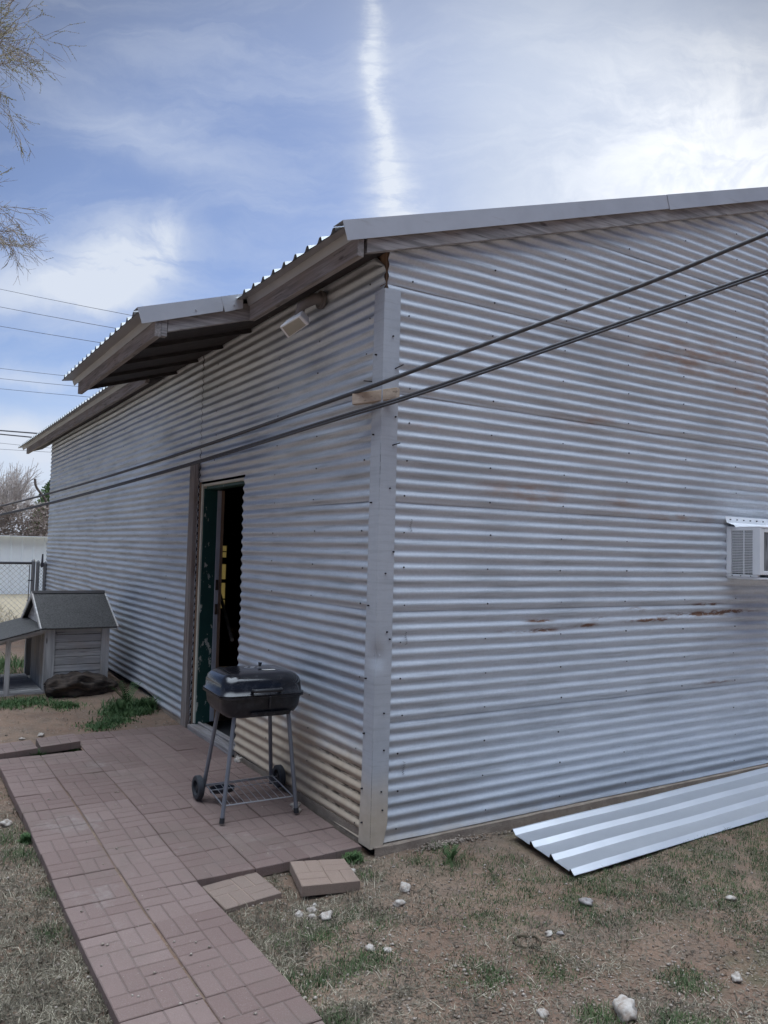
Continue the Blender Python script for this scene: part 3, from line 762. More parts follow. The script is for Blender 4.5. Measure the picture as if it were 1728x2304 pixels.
def sack(cx, cy, z0, rx, ry, h, nm, label):
    mb = MB(); vs = []; n = 12; K = 8
    for k in range(K+1):
        t = k/K; rr = (math.sin(math.pi*(.12+.80*t)))**.6
        for j in range(n):
            an = 2*math.pi*j/n; w_ = 1+.18*nz(math.cos(an)*2, math.sin(an)*2, t*3+cx)
            vs.append((cx+rx*rr*w_*math.cos(an), cy+ry*rr*w_*math.sin(an), z0+h*t))
    mb.add(vs, [(k*n+j, k*n+(j+1) % n, (k+1)*n+(j+1) % n, (k+1)*n+j) for k in range(K) for j in range(n)]+[tuple(range(n-1, -1, -1)), tuple(K*n+j for j in range(n))])
    solo(nm, mb, M['black'], label, 'sack', smooth='all')
sack(2.62, 9.2, .02, .16, .16, .52, 'sack', 'dark full sack on the floor before the yellow lit window')

# ------------------------------------------------------------------ flood light
fl = thing('flood_light', 'dirty white square flood light under the shed eave', 'light', (-.05, .85, 3.10))
def on_plane(px, py, P0, nrm):
    dr = Fv+rv*((px-864)/1767.2)-uv_*((py-1152)/1767.2)
    t = (Vector(P0)-CAM).dot(nrm)/dr.dot(nrm); return CAM+dr*t
nrm = Vector((-.50, -.32, -.80)).normalized(); Pc = (-.20, .84, 3.02)
qd = [on_plane(*a, Pc, nrm) for a in ((629,737),(674.5,709.5),(694.4,730.3),(648.3,762))]
cen = sum(qd, Vector())/4
def ring(sc, dd): return [cen+(q_-cen)*sc-nrm*dd for q_ in qd]
def loft(mb, rings):
    b = [v for r_ in rings for v in r_]; n = 4
    mb.add(b, [(i*4+j, i*4+(j+1) % 4, (i+1)*4+(j+1) % 4, (i+1)*4+j) for i in range(len(rings)-1) for j in range(4)]+[(3,2,1,0), tuple((len(rings)-1)*4+j for j in range(4))])
mb = MB(); loft(mb, [ring(1.0, 0), ring(1.0, .018), ring(.93, .03), ring(.8, .075)]); build('housing', mb, M['white'], fl, bevel=.006)
mb = MB(); loft(mb, [ring(.80, -.004), ring(.82, .004)]); build('lens', mb, M['lens'], fl, bevel=.002)
mb = MB(); mb.tube([cen-nrm*.07, (-.14, .78, 3.14), (-.07, .74, 3.19), (-.02, .74, 3.19)], [.028, .03, .036, .045], 12); mb.tube([(-.035, .74, 3.19), (-.012, .74, 3.19)], .058, 16); build('swivel_arm', mb, M['arm'], fl, smooth=True)

# ------------------------------------------------------------------ air conditioner
ac = thing('air_conditioner', 'white louvred window air conditioner set in the corrugated wall', 'air conditioner', (3.12, -.01, 1.46))
ax0, ax1, az0, az1, ad = 3.118, 3.78, 1.468, 1.845, .275
mb = MB()
mb.box((ax0+.004, -ad+.02, az0+.012), (ax0+.03, .01, az0+.03)); mb.box((ax0+.01, -ad+.01, az0-.004), (ax1, -.0, az0+.011)); mb.box((ax0, -.04, az0+.031), (ax0+.02, .0, az1)); mb.box((ax0, -ad, az0+.0305), (ax0+.02, -ad+.06, az1))
mb.box((ax0+.0005, -ad+.0605, az1-.02), (ax0+.02, -.0405, az1)); mb.box((ax0+.021, -ad+.005, az0+.0315), (ax0+.06, -ad+.03, az1-.001))
mb.box((ax0, -ad+.001, az1+.0005), (ax1, .0, az1+.012)); mb.box((ax0+.0605, -ad+.004, az1-.03), (ax1, -ad+.03, az1-.0005)); mb.box((ax0+.0605, -ad+.004, az0+.0315), (ax1, -ad+.03, az0+.06)); mb.box((ax1-.03, -ad+.003, az0+.0605), (ax1, 0, az1-.031))
build('casing', mb, M['white'], ac, bevel=.003)
mb = MB(); n = 26
for i in range(n):
    z = az0+.045+(az1-az0-.075)*i/(n-1)
    mb.obox((ax0+.003, -ad+.06, z), (0, ad-.10, 0), (.011, 0, -.005), (0, 0, .0035))
mb.box((ax0+.001, -.148, az0+.031), (ax0+.006, -.141, az1-.0205)); build('side_louvre', mb, M['white'], ac)
mb = MB(); mb.box((ax0+.03, -ad+.04, az0+.031), (ax0+.04, -.03, az1-.01)); mb.box((ax0+.0605, -ad+.012, az0+.0605), (ax1-.031, -ad+.02, az1-.0305)); build('inner_coil', mb, [material('coil_grey', lambda nb: {'Base Color': nb.mix(nb.noise(nb.scale(nb.coord(), (60, 60, 2)), 4, 2).step(.4,.6), (.12,.12,.12), (.34,.35,.36))}, rough=.5, metal=.4)], ac)
mb = MB()
mb.add([(ax0-.035, -.014, 1.935), (ax1+.1, -.014, 1.935), (ax1+.1, -.020, 1.888), (ax0-.025, -.020, 1.888), (ax1+.1, -.075, 1.868), (ax0-.015, -.075, 1.868), (ax1+.1, -.085, 1.850), (ax0-.010, -.085, 1.850)], [(0,1,2,3), (3,2,4,5), (5,4,6,7)])
for i in range(7):
    x = ax0+.02+i*.085; mb.tube([(x, -.014, 1.912), (x, -.026, 1.912)], .0045, 6, mi=1)
build('hood_flashing', mb, [M['white'], M['nail']], ac)
for i, (y, z) in enumerate([(-.20, 1.476), (-.12, 1.476), (-.05, 1.476)]): build('screw', MB().tube([(ax0+.004, y, z+.012), (ax0-.001, y, z+.012)], .004, 6), M['nail'], ac)

# ------------------------------------------------------------------ cables and standoff block
mb = MB(); dv = Vector((.085, -.043, 0)).normalized()
mb.obox((-.070, .185, 2.425), (.13, -.262, .012), (-.035, -.022, 0), (0, 0, .062))
blk = solo('wood_block', mb, M['block'], 'short pale wood block nailed across the shed corner under the cables', 'wood block', bevel=.003)
for a in ((-.125, .10), (-.118, .085), (-.128, .10)): pass
def spl(P, n=14):
    P = [Vector(q_) for q_ in P]; P = [P[0]*2-P[1]]+P+[P[-1]*2-P[-2]]; out = []
    for i in range(1, len(P)-2):
        for k in range(n):
            t = k/n; a, b, c, d_ = P[i-1:i+3]
            out.append(.5*((2*b)+(c-a)*t+(2*a-5*b+4*c-d_)*t*t+(3*b-a-3*c+d_)*t**3))
    out.append(P[-2]); return out
up_pts = [(-1.62, 17.0, 1.92), (-.814, 8.395, 2.134), (-.364, 3.363, 2.316), (-.115, .343, 2.480), (.104, -.265, 2.598), (.944, -.938, 3.008), (1.425, -1.375, 3.27), (2.6, -2.35, 3.9)]
lo_pts = [(-1.62, 17.0, 1.78), (-.808, 8.398, 2.010), (-.359, 3.366, 2.206), (-.110, .347, 2.365), (.110, -.261, 2.465), (.952, -.933, 2.849), (1.434, -1.37, 3.076), (2.6, -2.4, 3.63)]
solo('cable', MB().tube(spl(up_pts), .0125, 8), M['cable'], 'upper thick grey cable running past the top of the wood block', 'cable', 'cables strung past the shed corner', smooth='all')
cb2 = thing('cable', 'lower doubled grey cable crossing just under the wood block', 'cable', (-.11, .347, 2.36), 'cables strung past the shed corner')
build('strand', MB().tube(spl([(x, y, z+.006) for x, y, z in lo_pts]), .0095, 8), M['cable'], cb2, smooth='all')
build('strand', MB().tube(spl([(x-.006, y-.004, z-.010) for x, y, z in lo_pts]), .0075, 8), M['cable'], cb2, smooth='all')

# overhead lines far behind
LN = [((0,650.5),(286,711),34,.009,'top'),((0,690.5),(258,741),34,.010,'second'),((0,733.9),(226,773),34,.010,'third'),((0,828.9),(140,845.6),36,.009,'fourth'),((0,851.7),(140,867),36,.009,'fifth'),((0,874.7),(199,894.6),36,.009,'sixth'),((0,968.7),(90,976),30,.026,'seventh'),((0,977),(75,984.5),30,.024,'eighth'),((0,997),(44,1001.5),40,.009,'ninth'),((0,1010.6),(116,1018),40,.009,'lowest')]
for (a, b, dep, r_, nm) in LN:
    A_ = far_pt(a[0], a[1], dep); B_ = far_pt(b[0], b[1], dep-6*(b[0]/286)); dd = (B_-A_)
    P0 = A_-dd.normalized()*25; P1 = A_+dd.normalized()*40
    pts = []
    for i in range(17):
        t = i/16; q_ = P0+(P1-P0)*t; L0 = 25/65; q_ = q_+Vector((0, 0, ((t-L0)**2-(.0))*2.2)) ; pts.append(q_)
    th_ = 'thick black' if r_ > .02 else 'thin dark'
    solo('power_line', MB().tube(pts, r_, 5), M['line'], '%s overhead wire, %s from the top, left of the roof' % (th_, nm) if nm not in ('top', 'lowest') else '%s overhead wire, the %s one left of the roof' % (th_, 'highest' if nm == 'top' else 'lowest'), 'power line', 'overhead power lines')

# ------------------------------------------------------------------ barbecue grill
gr = thing('charcoal_grill', 'black square charcoal grill on four grey legs beside the open doorway', 'grill', (-.35, .85, .03))
gc = Vector((-.355, .845, 0)); ang = R(-4)
def rrect(hx, hy, rr, z, n=6):
    P = []
    for cx, cy, a0 in ((hx-rr, hy-rr, 0), (-hx+rr, hy-rr, 90), (-hx+rr, -hy+rr, 180), (hx-rr, -hy+rr, 270)):
        for k in range(n+1):
            a = R(a0+90*k/n); P.append((cx+rr*math.cos(a), cy+rr*math.sin(a)))
    c, s = math.cos(ang), math.sin(ang)
    return [(gc.x+x*c-y*s, gc.y+x*s+y*c, z) for x, y in P]
def lofted(rings, cap0=True, cap1=True):
    mb = MB(); n = len(rings[0]); vs = [v for r_ in rings for v in r_]
    fs = [(i*n+j, i*n+(j+1) % n, (i+1)*n+(j+1) % n, (i+1)*n+j) for i in range(len(rings)-1) for j in range(n)]
    if cap0: fs.append(tuple(range(n-1, -1, -1)))
    if cap1: fs.append(tuple((len(rings)-1)*n+j for j in range(n)))
    mb.add(vs, fs); return mb
lid = build('lid', lofted([rrect(.262,.232,.075,.738), rrect(.262,.232,.075,.745), rrect(.250,.222,.07,.748), rrect(.248,.220,.07,.797), rrect(.240,.212,.075,.825), rrect(.224,.197,.08,.845), rrect(.200,.175,.07,.857), rrect(.17,.148,.06,.862), rrect(.10,.09,.05,.865), rrect(.02,.02,.01,.866)]), M['enamel'], gr, smooth='all')
bowl = build('bowl', lofted([rrect(.150,.125,.06,.598), rrect(.190,.165,.07,.604), rrect(.222,.196,.08,.625), rrect(.240,.212,.075,.66), rrect(.246,.218,.07,.72), rrect(.262,.232,.075,.724), rrect(.264,.234,.075,.736)]), M['bowl'], gr, smooth=True)
def gp(x, y, z):
    c, s = math.cos(ang), math.sin(ang); return (gc.x+x*c-y*s, gc.y+x*s+y*c, z)
build('handle', MB().tube(spl([gp(-.075,-.222,.770), gp(-.068,-.252,.772), gp(-.03,-.262,.774), gp(.05,-.262,.774), gp(.088,-.252,.772), gp(.095,-.222,.770)], 6), .011, 10), M['black'], lid, smooth=True)
mb = MB()
for t in range(24):
    pass
vent = MB().add([gp(.0+.052*math.cos(a*math.pi/12), .02+.040*math.sin(a*math.pi/12), .8685) for a in range(24)]+[gp(.0+.052*math.cos(a*math.pi/12), .02+.040*math.sin(a*math.pi/12), .8655) for a in range(24)], [tuple(range(24))]+[(i, (i+1) % 24, 24+(i+1) % 24, 24+i) for i in range(24)])
vt = build('vent', vent, M['chrome'], lid)
mb = MB()
for k in range(4):
    a = k*math.pi/2+.4; mb.tube([gp(.03*math.cos(a), .02+.022*math.sin(a), .8686), gp(.03*math.cos(a), .02+.022*math.sin(a), .8693)], .010, 8)
build('vent_hole', mb, M['nail'], vt)
build('vent_knob', MB().tube([gp(.055, .045, .868), gp(.058, .047, .892)], [.008, .013], 8), M['black'], lid, smooth=True)
build('sticker', MB().add([gp(.025,-.100,.8665), gp(.105,-.100,.8655), gp(.105,-.075,.8668), gp(.025,-.075,.8672)], [(0,1,2,3)]), M['sticker'], lid)
mb = MB(); mb.obox(gp(-.08,-.2045,.616), Vector(gp(.16,-.2045,.616))-Vector(gp(-.08,-.2045,.616)), (0, -.006, 0), (0, -.012, .026)); mb.tube([gp(.03,-.216,.66), gp(.03,-.236,.735)], .006, 6)
build('vent_slide', mb, M['bowl'], bowl, bevel=.002)
for k in range(4): q_ = gp(-.05+k*.055, -.2205, .630); build('vent_hole', MB().tube([q_, (q_[0], q_[1]-.003, q_[2])], .007, 8), M['nail'], bowl)
build('bolt', MB().tube([gp(.17,-.214,.632), gp(.17,-.222,.632)], .006, 6), M['chrome'], bowl)
feet = [((-.527,.70,.615), (-.604,.641,.035), 1), ((-.191,.68,.615), (-.150,.609,.035), 1), ((-.515,.985,.62), (-.560,1.095,.075), 0), ((-.175,.985,.62), (-.100,1.09,.075), 0)]
for a, b, foot in feet:
    A_, B_ = Vector(a), Vector(b)
    lg = build('leg', MB().tube([A_, B_], .0125, 12), M['legpaint'], gr, smooth=True)
    if foot:
        e_ = (A_-B_).normalized(); build('foot_cap', MB().tube([B_+e_*.028, B_-e_*.002], .0150, 12), M['black'], lg, smooth=True)
def wheel(cx, cy, cz, r_, w_, sgn):
    mb = MB(); n = 28; prof = [(-w_/2, r_*.62), (-w_/2, r_*.93), (-w_*.36, r_), (w_*.36, r_), (w_/2, r_*.93), (w_/2, r_*.62)]
    c, s = math.cos(R(-4)), math.sin(R(-4)); vs = []
    for j in range(n):
        a = 2*math.pi*j/n
        for x, rr in prof: vs.append((cx+x*c, cy+x*s+rr*math.cos(a), cz+rr*math.sin(a)))
    k = len(prof); mb.add(vs, [(j*k+i, ((j+1) % n)*k+i, ((j+1) % n)*k+(i+1) % k, j*k+(i+1) % k) for j in range(n) for i in range(k)])
    wh = build('wheel', mb, M['rubber'], gr, smooth=True)
    mb = MB()
    mb.tube([(cx-w_*.3, cy, cz), (cx+w_*.3, cy, cz)], r_*.22, 12)
    for j in range(5):
        a = 2*math.pi*j/5+.3; mb.tube([(cx, cy, cz), (cx, cy+r_*.63*math.cos(a), cz+r_*.63*math.sin(a))], r_*.075, 6)
    build('hub', mb, M['black'], wh, smooth=True)
wheel(-.590, 1.09, .115, .072, .036, 1); wheel(-.048, 1.085, .115, .072, .036, -1)
build('axle', MB().tube([(-.585, 1.09, .115), (-.065, 1.085, .115)], .004, 6), M['chrome'], gr)
mb = MB(); sA, sB, sC, sD = Vector((-.592,.655,.125)), Vector((-.165,.635,.125)), Vector((-.105,1.06,.13)), Vector((-.548,1.07,.13))
for a, b in ((sA, sB), (sB, sC), (sC, sD), (sD, sA)): mb.tube([a, b], .0042, 6)
for i in range(1, 10):
    t = i/10; mb.tube([sA+(sB-sA)*t, sD+(sC-sD)*t], .0022, 5)
mb.tube([sA+(sD-sA)*.72, sB+(sC-sB)*.72], .0022, 5)
build('wire_shelf', mb, M['chrome'], gr)
mb = MB(); cx, cy = -.47, 1.0; n = 20
mb.add([(cx+.075*math.cos(2*math.pi*j/n), cy+.055*math.sin(2*math.pi*j/n), .10) for j in range(n)]+[(cx+.082*math.cos(2*math.pi*j/n), cy+.060*math.sin(2*math.pi*j/n), .122) for j in range(n)], [(j, (j+1) % n, n+(j+1) % n, n+j) for j in range(n)]+[tuple(range(n))])
build('ash_catcher', mb, M['bowl'], gr)

# ------------------------------------------------------------------ loose roofing panel on the ground
mb = MB(); Lp = 4.6; P0 = Vector((.838, -.178, 0)); du = Vector((1, .036, 0)).normalized(); dn = Vector((-.155, -.575, 0)).normalized(); W = .585
prof = [(0, .002), (.010, .022), (.020, .022), (.048, .001), (.186, 0), (.194, .022), (.204, .022), (.234, .001), (.372, 0), (.380, .022), (.390, .022), (.420, .001), (.545, .000), (.550, .014), (.556, .014), (.585, -.008)]
dn2 = Vector((.036, -1, 0)).normalized()
NU = 46; vs = []
for i in range(NU+1):
    s = Lp*i/NU
    for v, h in prof:
        sk = -.12*(v/W)*max(0, 1-s/.6)**1.0   # the near edge starts a little further left
        b = P0+du*(s+sk)+dn2*v
        z = -.012+h+.004*nz(s*1.3, v*3)+.006*sm(0, W, v)*nz(s*.9, 5)+(.010*max(0, 1-s/.12)*abs(nz(v*20, 2)) if s < .12 else 0)
        vs.append((b.x, b.y, z+.012*(1-v/W)))
k = len(prof)
mb.add(vs, [(i*k+j, i*k+j+1, (i+1)*k+j+1, (i+1)*k+j) for i in range(NU) for j in range(k-1)])
mb.add([(x, y, z-.0025) for x, y, z in vs], [(i*k+j, (i+1)*k+j, (i+1)*k+j+1, i*k+j+1) for i in range(NU) for j in range(k-1)])
solo('roofing_panel', mb, M['silver'], 'long silver ribbed roofing panel lying on the dirt along the wall', 'metal panel')

# ------------------------------------------------------------------ dog house
dh = thing('dog_house', 'weathered grey board dog house with felt roof and small porch', 'dog house', (-.6, 5.4, .08))
x0, x1, y0, y1, zb, ze, zr = -.895, -.275, 4.80, 6.02, .10, .745, 1.035; ym = 5.40
bd = [.10, .155, .235, .30, .37, .45, .525, .60, .675, .755]
mb = MB()
for a, b in zip(bd, bd[1:]):
    jj = random.uniform(-.004, .004); mb.obox((x0+.06, y0+.012+jj, a), (x1-x0-.11, 0, random.uniform(-.002, .002)), (0, .018, 0), (0, 0, b-a-.006))
build('side_boards', mb, M['dog_wood'], dh, bevel=.002)
for a_, b_ in (((x0, y0-.008, .09), (x0+.085, y0+.012, ze)), ((x1-.085, y0-.006, .12), (x1-.045, y0+.0115, ze)), ((x1-.044, y0-.002, .13), (x1-.008, y0+.02, ze)), ((x0-.015, y0-.012, .09), (x0-.001, y0+.05, ze))): build('corner_board', MB().box(a_, b_), M['dog_wood_v'], dh, bevel=.003)
mb = MB(); yy = y0+.06; k = 0
while yy < y1:
    w_ = random.uniform(.07, .10)
    if 5.62 < yy < 5.98: mb.box((x0-.012, yy, .60), (x0+.008, yy+w_-.006, ze))
    else: mb.box((x0-.012+random.uniform(-.006, .004), yy, .10), (x0+.008, yy+w_-.006, ze))
    yy += w_
mb.box((x1-.02, y0+.02, .10), (x1, y1, ze)); mb.box((x0+.01, y1-.02, .10), (x1-.02, y1, ze)); mb.box((x0+.01, y0+.035, .09), (x1-.021, y1-.021, .10))
build('front_boards', mb, M['dog_wood_v'], dh)
mb = MB()
for k in range(5):
    za, zb_ = ze+(zr-ze)*k/5, ze+(zr-ze)*(k+1)/5-.004; f_ = lambda z: (zr-z)/(zr-ze)*(ym-y0)
    mb.prism([(x0-.01, ym-f_(za), za), (x0-.01, ym+f_(za), za), (x0-.01, ym+f_(zb_), zb_), (x0-.01, ym-f_(zb_), zb_)], (.02, 0, 0))
build('gable_boards', mb, M['dog_wood'], dh)
xr0, xr1 = -.95, -.222; ov = .06; sl_ = (zr-ze)/(ym-y0)
mb = MB(); za = ze-ov*sl_+.03
for sgn in (-1, 1):
    ya = ym+sgn*(ym-y0+ov)
    mb.prism([(xr0, ym, zr+.035), (xr0, ya, za), (xr0, ya, za-.014), (xr0, ym, zr+.02)], (xr1-xr0, 0, 0))
roof = build('roof', mb, M['shingle'], dh)
mb = MB(); mb.prism([(xr0-.01, ym-.045, zr+.022), (xr0-.01, ym, zr+.048), (xr0-.01, ym+.045, zr+.022), (xr0-.01, ym, zr+.037)], (xr1-xr0+.02, 0, 0)); build('ridge_cap', mb, M['soffit'], roof)
mb = MB()
for xx in (xr0-.014, xr1+.001):
    for sgn in (-1, 1):
        mb = MB(); ya = ym+sgn*(ym-y0+ov+.005); mb.prism([(xx, ym, zr+.040), (xx, ya, za+.004), (xx, ya, za-.04), (xx, ym, zr-.012)], (.013, 0, 0)); build('barge_board', mb, M['dog_wood'], roof)
# porch
px0 = -1.95
mb = MB(); n = 9
for i in range(n):
    ya = 4.80+.125*i; mb.box((px0, ya, .118+random.uniform(-.002, .002)), (x0-.02, ya+.118, .136))
mb.box((px0, 4.785, .06), (x0-.0, 4.80, .125)); build('porch_floor', mb, M['dog_wood'], dh, bevel=.002)
for (xx, yy) in ((-1.235, 4.80), (-1.86, 4.80)): build('porch_post', MB().box((xx-.022, yy-.018, .06), (xx+.022, yy+.022, .64)), M['dog_wood_v'], dh, bevel=.003)
mb = MB()
mb.prism([(x0-.01, 4.735, .742), (px0, 4.735, .475), (px0, 4.735, .489), (x0-.01, 4.735, .756)], (0, 1.34, 0)); build('porch_roof', mb, M['shingle'], dh)
mb = MB(); mb.prism([(x0-.01, 4.742, .725), (px0, 4.742, .458), (px0, 4.742, .4745), (x0-.01, 4.742, .7415)], (0, .03, 0)); mb.prism([(x0-.01, 4.80, .69), (px0, 4.80, .425), (px0, 4.80, .457), (x0-.01, 4.80, .722)], (0, .02, 0)); build('porch_beam', mb, M['dog_wood'], dh)

# log
lg = MB(); n = 30; K = 60; vs = []
for k in range(K+1):
    t = k/K; cx = -.90+.70*t; cy = 4.66+.07*t; r_ = (.070+.045*math.sin(math.pi*min(1, t*1.2))**.5)*(1-.5*sm(.8, 1, t))+.02*nz(t*5, 1)-.02*max(0, abs(t-.5)-.42)*8
    for j in range(n):
        a = 2*math.pi*j/n; w_ = 1+.42*nz(math.cos(a)*2.2, math.sin(a)*2.2, t*4)+.30*nz(math.cos(a)*6, math.sin(a)*6, t*6)+.16*nz(math.cos(a)*14, math.sin(a)*14, t*9)
        vs.append((cx+.03*nz(math.cos(a)*3, math.sin(a)*3, t*3), cy+r_*1.35*w_*math.cos(a), .165+r_*w_*math.sin(a)+.01*math.sin(t*5)))
lg.add(vs, [(k*n+j, k*n+(j+1) % n, (k+1)*n+(j+1) % n, (k+1)*n+j) for k in range(K) for j in range(n)]+[tuple(range(n-1, -1, -1)), tuple(K*n+j for j in range(n))])
solo('log', lg, M['log'], 'dark rotten log lying against the side of the dog house', 'log', smooth='all')

# ------------------------------------------------------------------ fences
cf = thing('chain_link_fence', 'low chain link fence with dark top rail behind the dog house', 'fence', (-.3, 10.5, .1))
yf = 10.5; zt = 1.245; zg = .10
build('top_rail', MB().tube([(-4.2, yf, zt+.0), (-.22, yf, zt)], .021, 8), M['cable'], cf, smooth=True)
build('tension_bar', MB().tube([(-.262, yf-.01, zg), (-.262, yf-.01, zt-.03)], .008, 6).box((-.28, yf-.03, .95), (-.21, yf+.02, .97)).box((-.28, yf-.03, .62), (-.21, yf+.02, .64)), M['line'], cf)
def mesh_panel(P0, P1, z0, z1, s=.062, r_=.0028):
    P0, P1 = Vector(P0), Vector(P1); L_ = (P1-P0).length; e = (P1-P0)/L_; H = z1-z0; mb = MB()
    k = -H
    while k < L_:
        for sg in (1, -1):
            a0, a1 = max(0, k), min(L_, k+H)
            if a1 <= a0: continue
            pa = a0-k; pb = a1-k
            za, zb_ = (z0+pa, z0+pb) if sg > 0 else (z1-pa, z1-pb)
            A_ = P0+e*a0; B_ = P0+e*a1
            mb.tube([(A_.x, A_.y, za), (B_.x, B_.y, zb_)], r_, 3, cap=False)
        k += s*1.41
    return mb
build('wire_mesh', mesh_panel((-3.4, yf+.03, 0), (-.25, yf+.03, 0), zg+.02, zt-.01), M['galv_pipe'], cf)
for xx, rr, zz in ((-.205, .030, 1.27), (-.135, .028, 1.25)):
    po = build('post', MB().tube([(xx, yf, zg-.05), (xx, yf, zz)], rr, 12), M['galv_pipe'], cf, smooth=True)
    build('post_cap', MB().tube([(xx, yf, zz), (xx, yf, zz+.022), (xx, yf, zz+.045)], [rr*1.15, rr*1.0, .006], 12), M['galv_pipe'], po, smooth=True)
build('post', MB().tube([(-3.0, yf, zg-.05), (-3.0, yf, 1.27)], .03, 12), M['galv_pipe'], cf, smooth=True)
gt = thing('gate_panel', 'narrow chain link filler beside the end wall of the shed', 'gate', (-.05, yf, .1))
po = build('post', MB().tube([(-.02, yf+.03, zg-.05), (-.02, yf+.03, 1.23)], .028, 12), M['galv_pipe'], gt, smooth=True)
build('post_cap', MB().tube([(-.02, yf+.03, 1.23), (-.02, yf+.03, 1.25), (-.02, yf+.03, 1.275)], [.033, .028, .006], 12), M['galv_pipe'], po, smooth=True)
build('rail', MB().tube([(-.13, yf, 1.22), (-.02, yf+.03, 1.20)], .012, 6), M['galv_pipe'], gt); build('wire_mesh', mesh_panel((-.125, yf+.01, 0), (-.03, yf+.02, 0), zg, 1.19, .04), M['galv_pipe'], gt)
build('latch', MB().tube([(-.075, yf-.01, 1.18), (-.07, yf-.01, 1.40)], [.022, .012], 8).box((-.10, yf-.03, 1.20), (-.05, yf, 1.25)), M['line'], gt)
# white sheet fence further back
mb = MB(); P = []; x = -16.0
while x < 7:
    for u, h in ((0, 0), (.20, 0), (.215, .03), (.25, .03), (.265, 0)): P.append((x+u, h))
    x += .30
FY = 21.0
vs = []
for x, h in P: yy = FY+.01*x-h; vs += [(x, yy, .05), (x, yy, 1.745)]
mb.add(vs, [(2*i, 2*i+2, 2*i+3, 2*i+1) for i in range(len(P)-1)])
wf = thing('sheet_metal_fence', 'tall white ribbed metal fence beyond the chain link fence', 'fence', (0, FY, .05))
build('panel', mb, M['fence'], wf); build('cap_rail', MB().box((-16, FY-.16, 1.735), (7, FY+.12, 1.755)), M['fence'], wf)

# ------------------------------------------------------------------ trees
def grow(mb, p0, d0, L0, r0, depth, rs, spread=.55, droop=0.0, tips=None, nseg=4, ratio=.72, kids=(2, 3), wob=.18, lim=.0025, nside=4, bound=None):
    pts = [p0]; d_ = d0.normalized(); p_ = p0.copy()
    for i in range(nseg):
        d_ = (d_+Vector((rs.gauss(0, wob), rs.gauss(0, wob), rs.gauss(0, wob)-droop))).normalized(); p_ = p_+d_*(L0/nseg); pts.append(p_.copy())
    rr = [max(lim*.6, r0*(1-.45*i/nseg)) for i in range(nseg+1)]
    mb.tube(pts, rr, nside if r0 > .004 else 3, cap=False)
    if depth == 0:
        if tips is not None: tips.append(pts)
        return
    for i in range(1, nseg+1):
        nk = rs.randint(*kids) if i == nseg else (1 if rs.random() < .75 else 0)
        for _ in range(nk):
            ax_ = Vector((rs.gauss(0, 1), rs.gauss(0, 1), rs.gauss(0, 1))).normalized()
            nd = (d_+ax_*spread*rs.uniform(.6, 1.4)).normalized()
            q_ = pts[i]
            if bound and not bound(q_): continue
            grow(mb, q_, nd, L0*ratio*rs.uniform(.75, 1.15), max(lim, r0*.58), depth-1, rs, spread, droop, tips, nseg, ratio, kids, wob, lim, nside, bound)
# big budding tree out of frame on the left, its branch ends in view
bt = thing('budding_tree', 'tall tree with fine budding twigs hanging in from the upper left', 'tree', (-4.7, 8.6, .08))
trunk_top = Vector((-4.35, 8.2, 3.6))
build('trunk', MB().tube([(-4.7, 8.6, 0), (-4.62, 8.5, 1.2), (-4.5, 8.4, 2.4), trunk_top, (-4.3, 8.1, 5.2), (-4.1, 8.0, 7.2)], [.26, .22, .2, .17, .13, .07], 12), M['bark'], bt, smooth=True)
rs = random.Random(11); tips = []; mb = MB(); lmb = MB()
specs = [(( -4.3, 8.1, 5.2), (-180, 215)), ((-4.3, 8.1, 5.2), (-160, 60)), ((-4.35, 8.2, 3.9), (-190, 500)), ((-4.32, 8.15, 4.4), (-150, 400))]
for p_, (px, py) in specs:
    tgt = far_pt(px, py, 10.0); p_ = Vector(p_)
    mid = (p_+tgt)/2+Vector((0, 0, .25)); lmb.tube(spl([p_, mid, tgt], 5), [.075-.045*i/10 for i in range(11)], 8)
ends = []
def twig_system(px, py, tx, ty, dep, L0, r0, depth, n, seed, spread=.5, droop=.03):
    rs_ = random.Random(seed)
    for i in range(n):
        a = far_pt(px+rs_.uniform(-25, 25), py+rs_.uniform(-25, 25), dep+rs_.uniform(-.6, .6)); b = far_pt(tx+rs_.uniform(-30, 30), ty+rs_.uniform(-30, 30), dep+rs_.uniform(-.7, .7))
        grow(mb, a, (b-a), L0*rs_.uniform(.8, 1.15), r0, depth, rs_, spread, droop, tips, 4, .68, (1, 2), .13, .0030)
twig_system(-190, 130, 60, 20, 10, .80, .013, 4, 2, 5, .62, .02)
twig_system(-170, 230, 70, 110, 10, .78, .013, 4, 2, 9, .62, .03)
twig_system(-60, 60, 110, 50, 9.6, .46, .008, 3, 2, 31, .42, .02)
twig_system(-80, 180, 80, 200, 9.6, .46, .007, 3, 2, 33, .45, .07)
twig_system(-170, 480, 40, 390, 10, .78, .013, 4, 1, 15, .62, .02)
twig_system(-170, 540, 60, 470, 10, .76, .012, 4, 2, 19, .62, .03)
twig_system(-60, 450, 110, 520, 9.8, .44, .007, 3, 3, 23, .45, .05)
build('limbs', lmb, M['bark'], bt, smooth=True)
cr = build('crown', mb, M['twig'], bt)
nb_ = MB(); rs = random.Random(3)
for pts in tips:
    if rs.random() < (.45 if pts[0].z > 6.3 else .88): continue
    for i in range(len(pts)-1):
        for _ in range(3):
            q_ = pts[i].lerp(pts[i+1], rs.random()); v1 = Vector((rs.gauss(0,1), rs.gauss(0,1), rs.gauss(0,1))).normalized()*.013; v2 = v1.cross(Vector((rs.gauss(0,1), rs.gauss(0,1), rs.gauss(0,1)))).normalized()*.006
            nb_.add([q_, q_+v1*.5+v2, q_+v1, q_+v1*.5-v2], [(0,1,2,3)])
build('buds', nb_, M['bud'], cr)
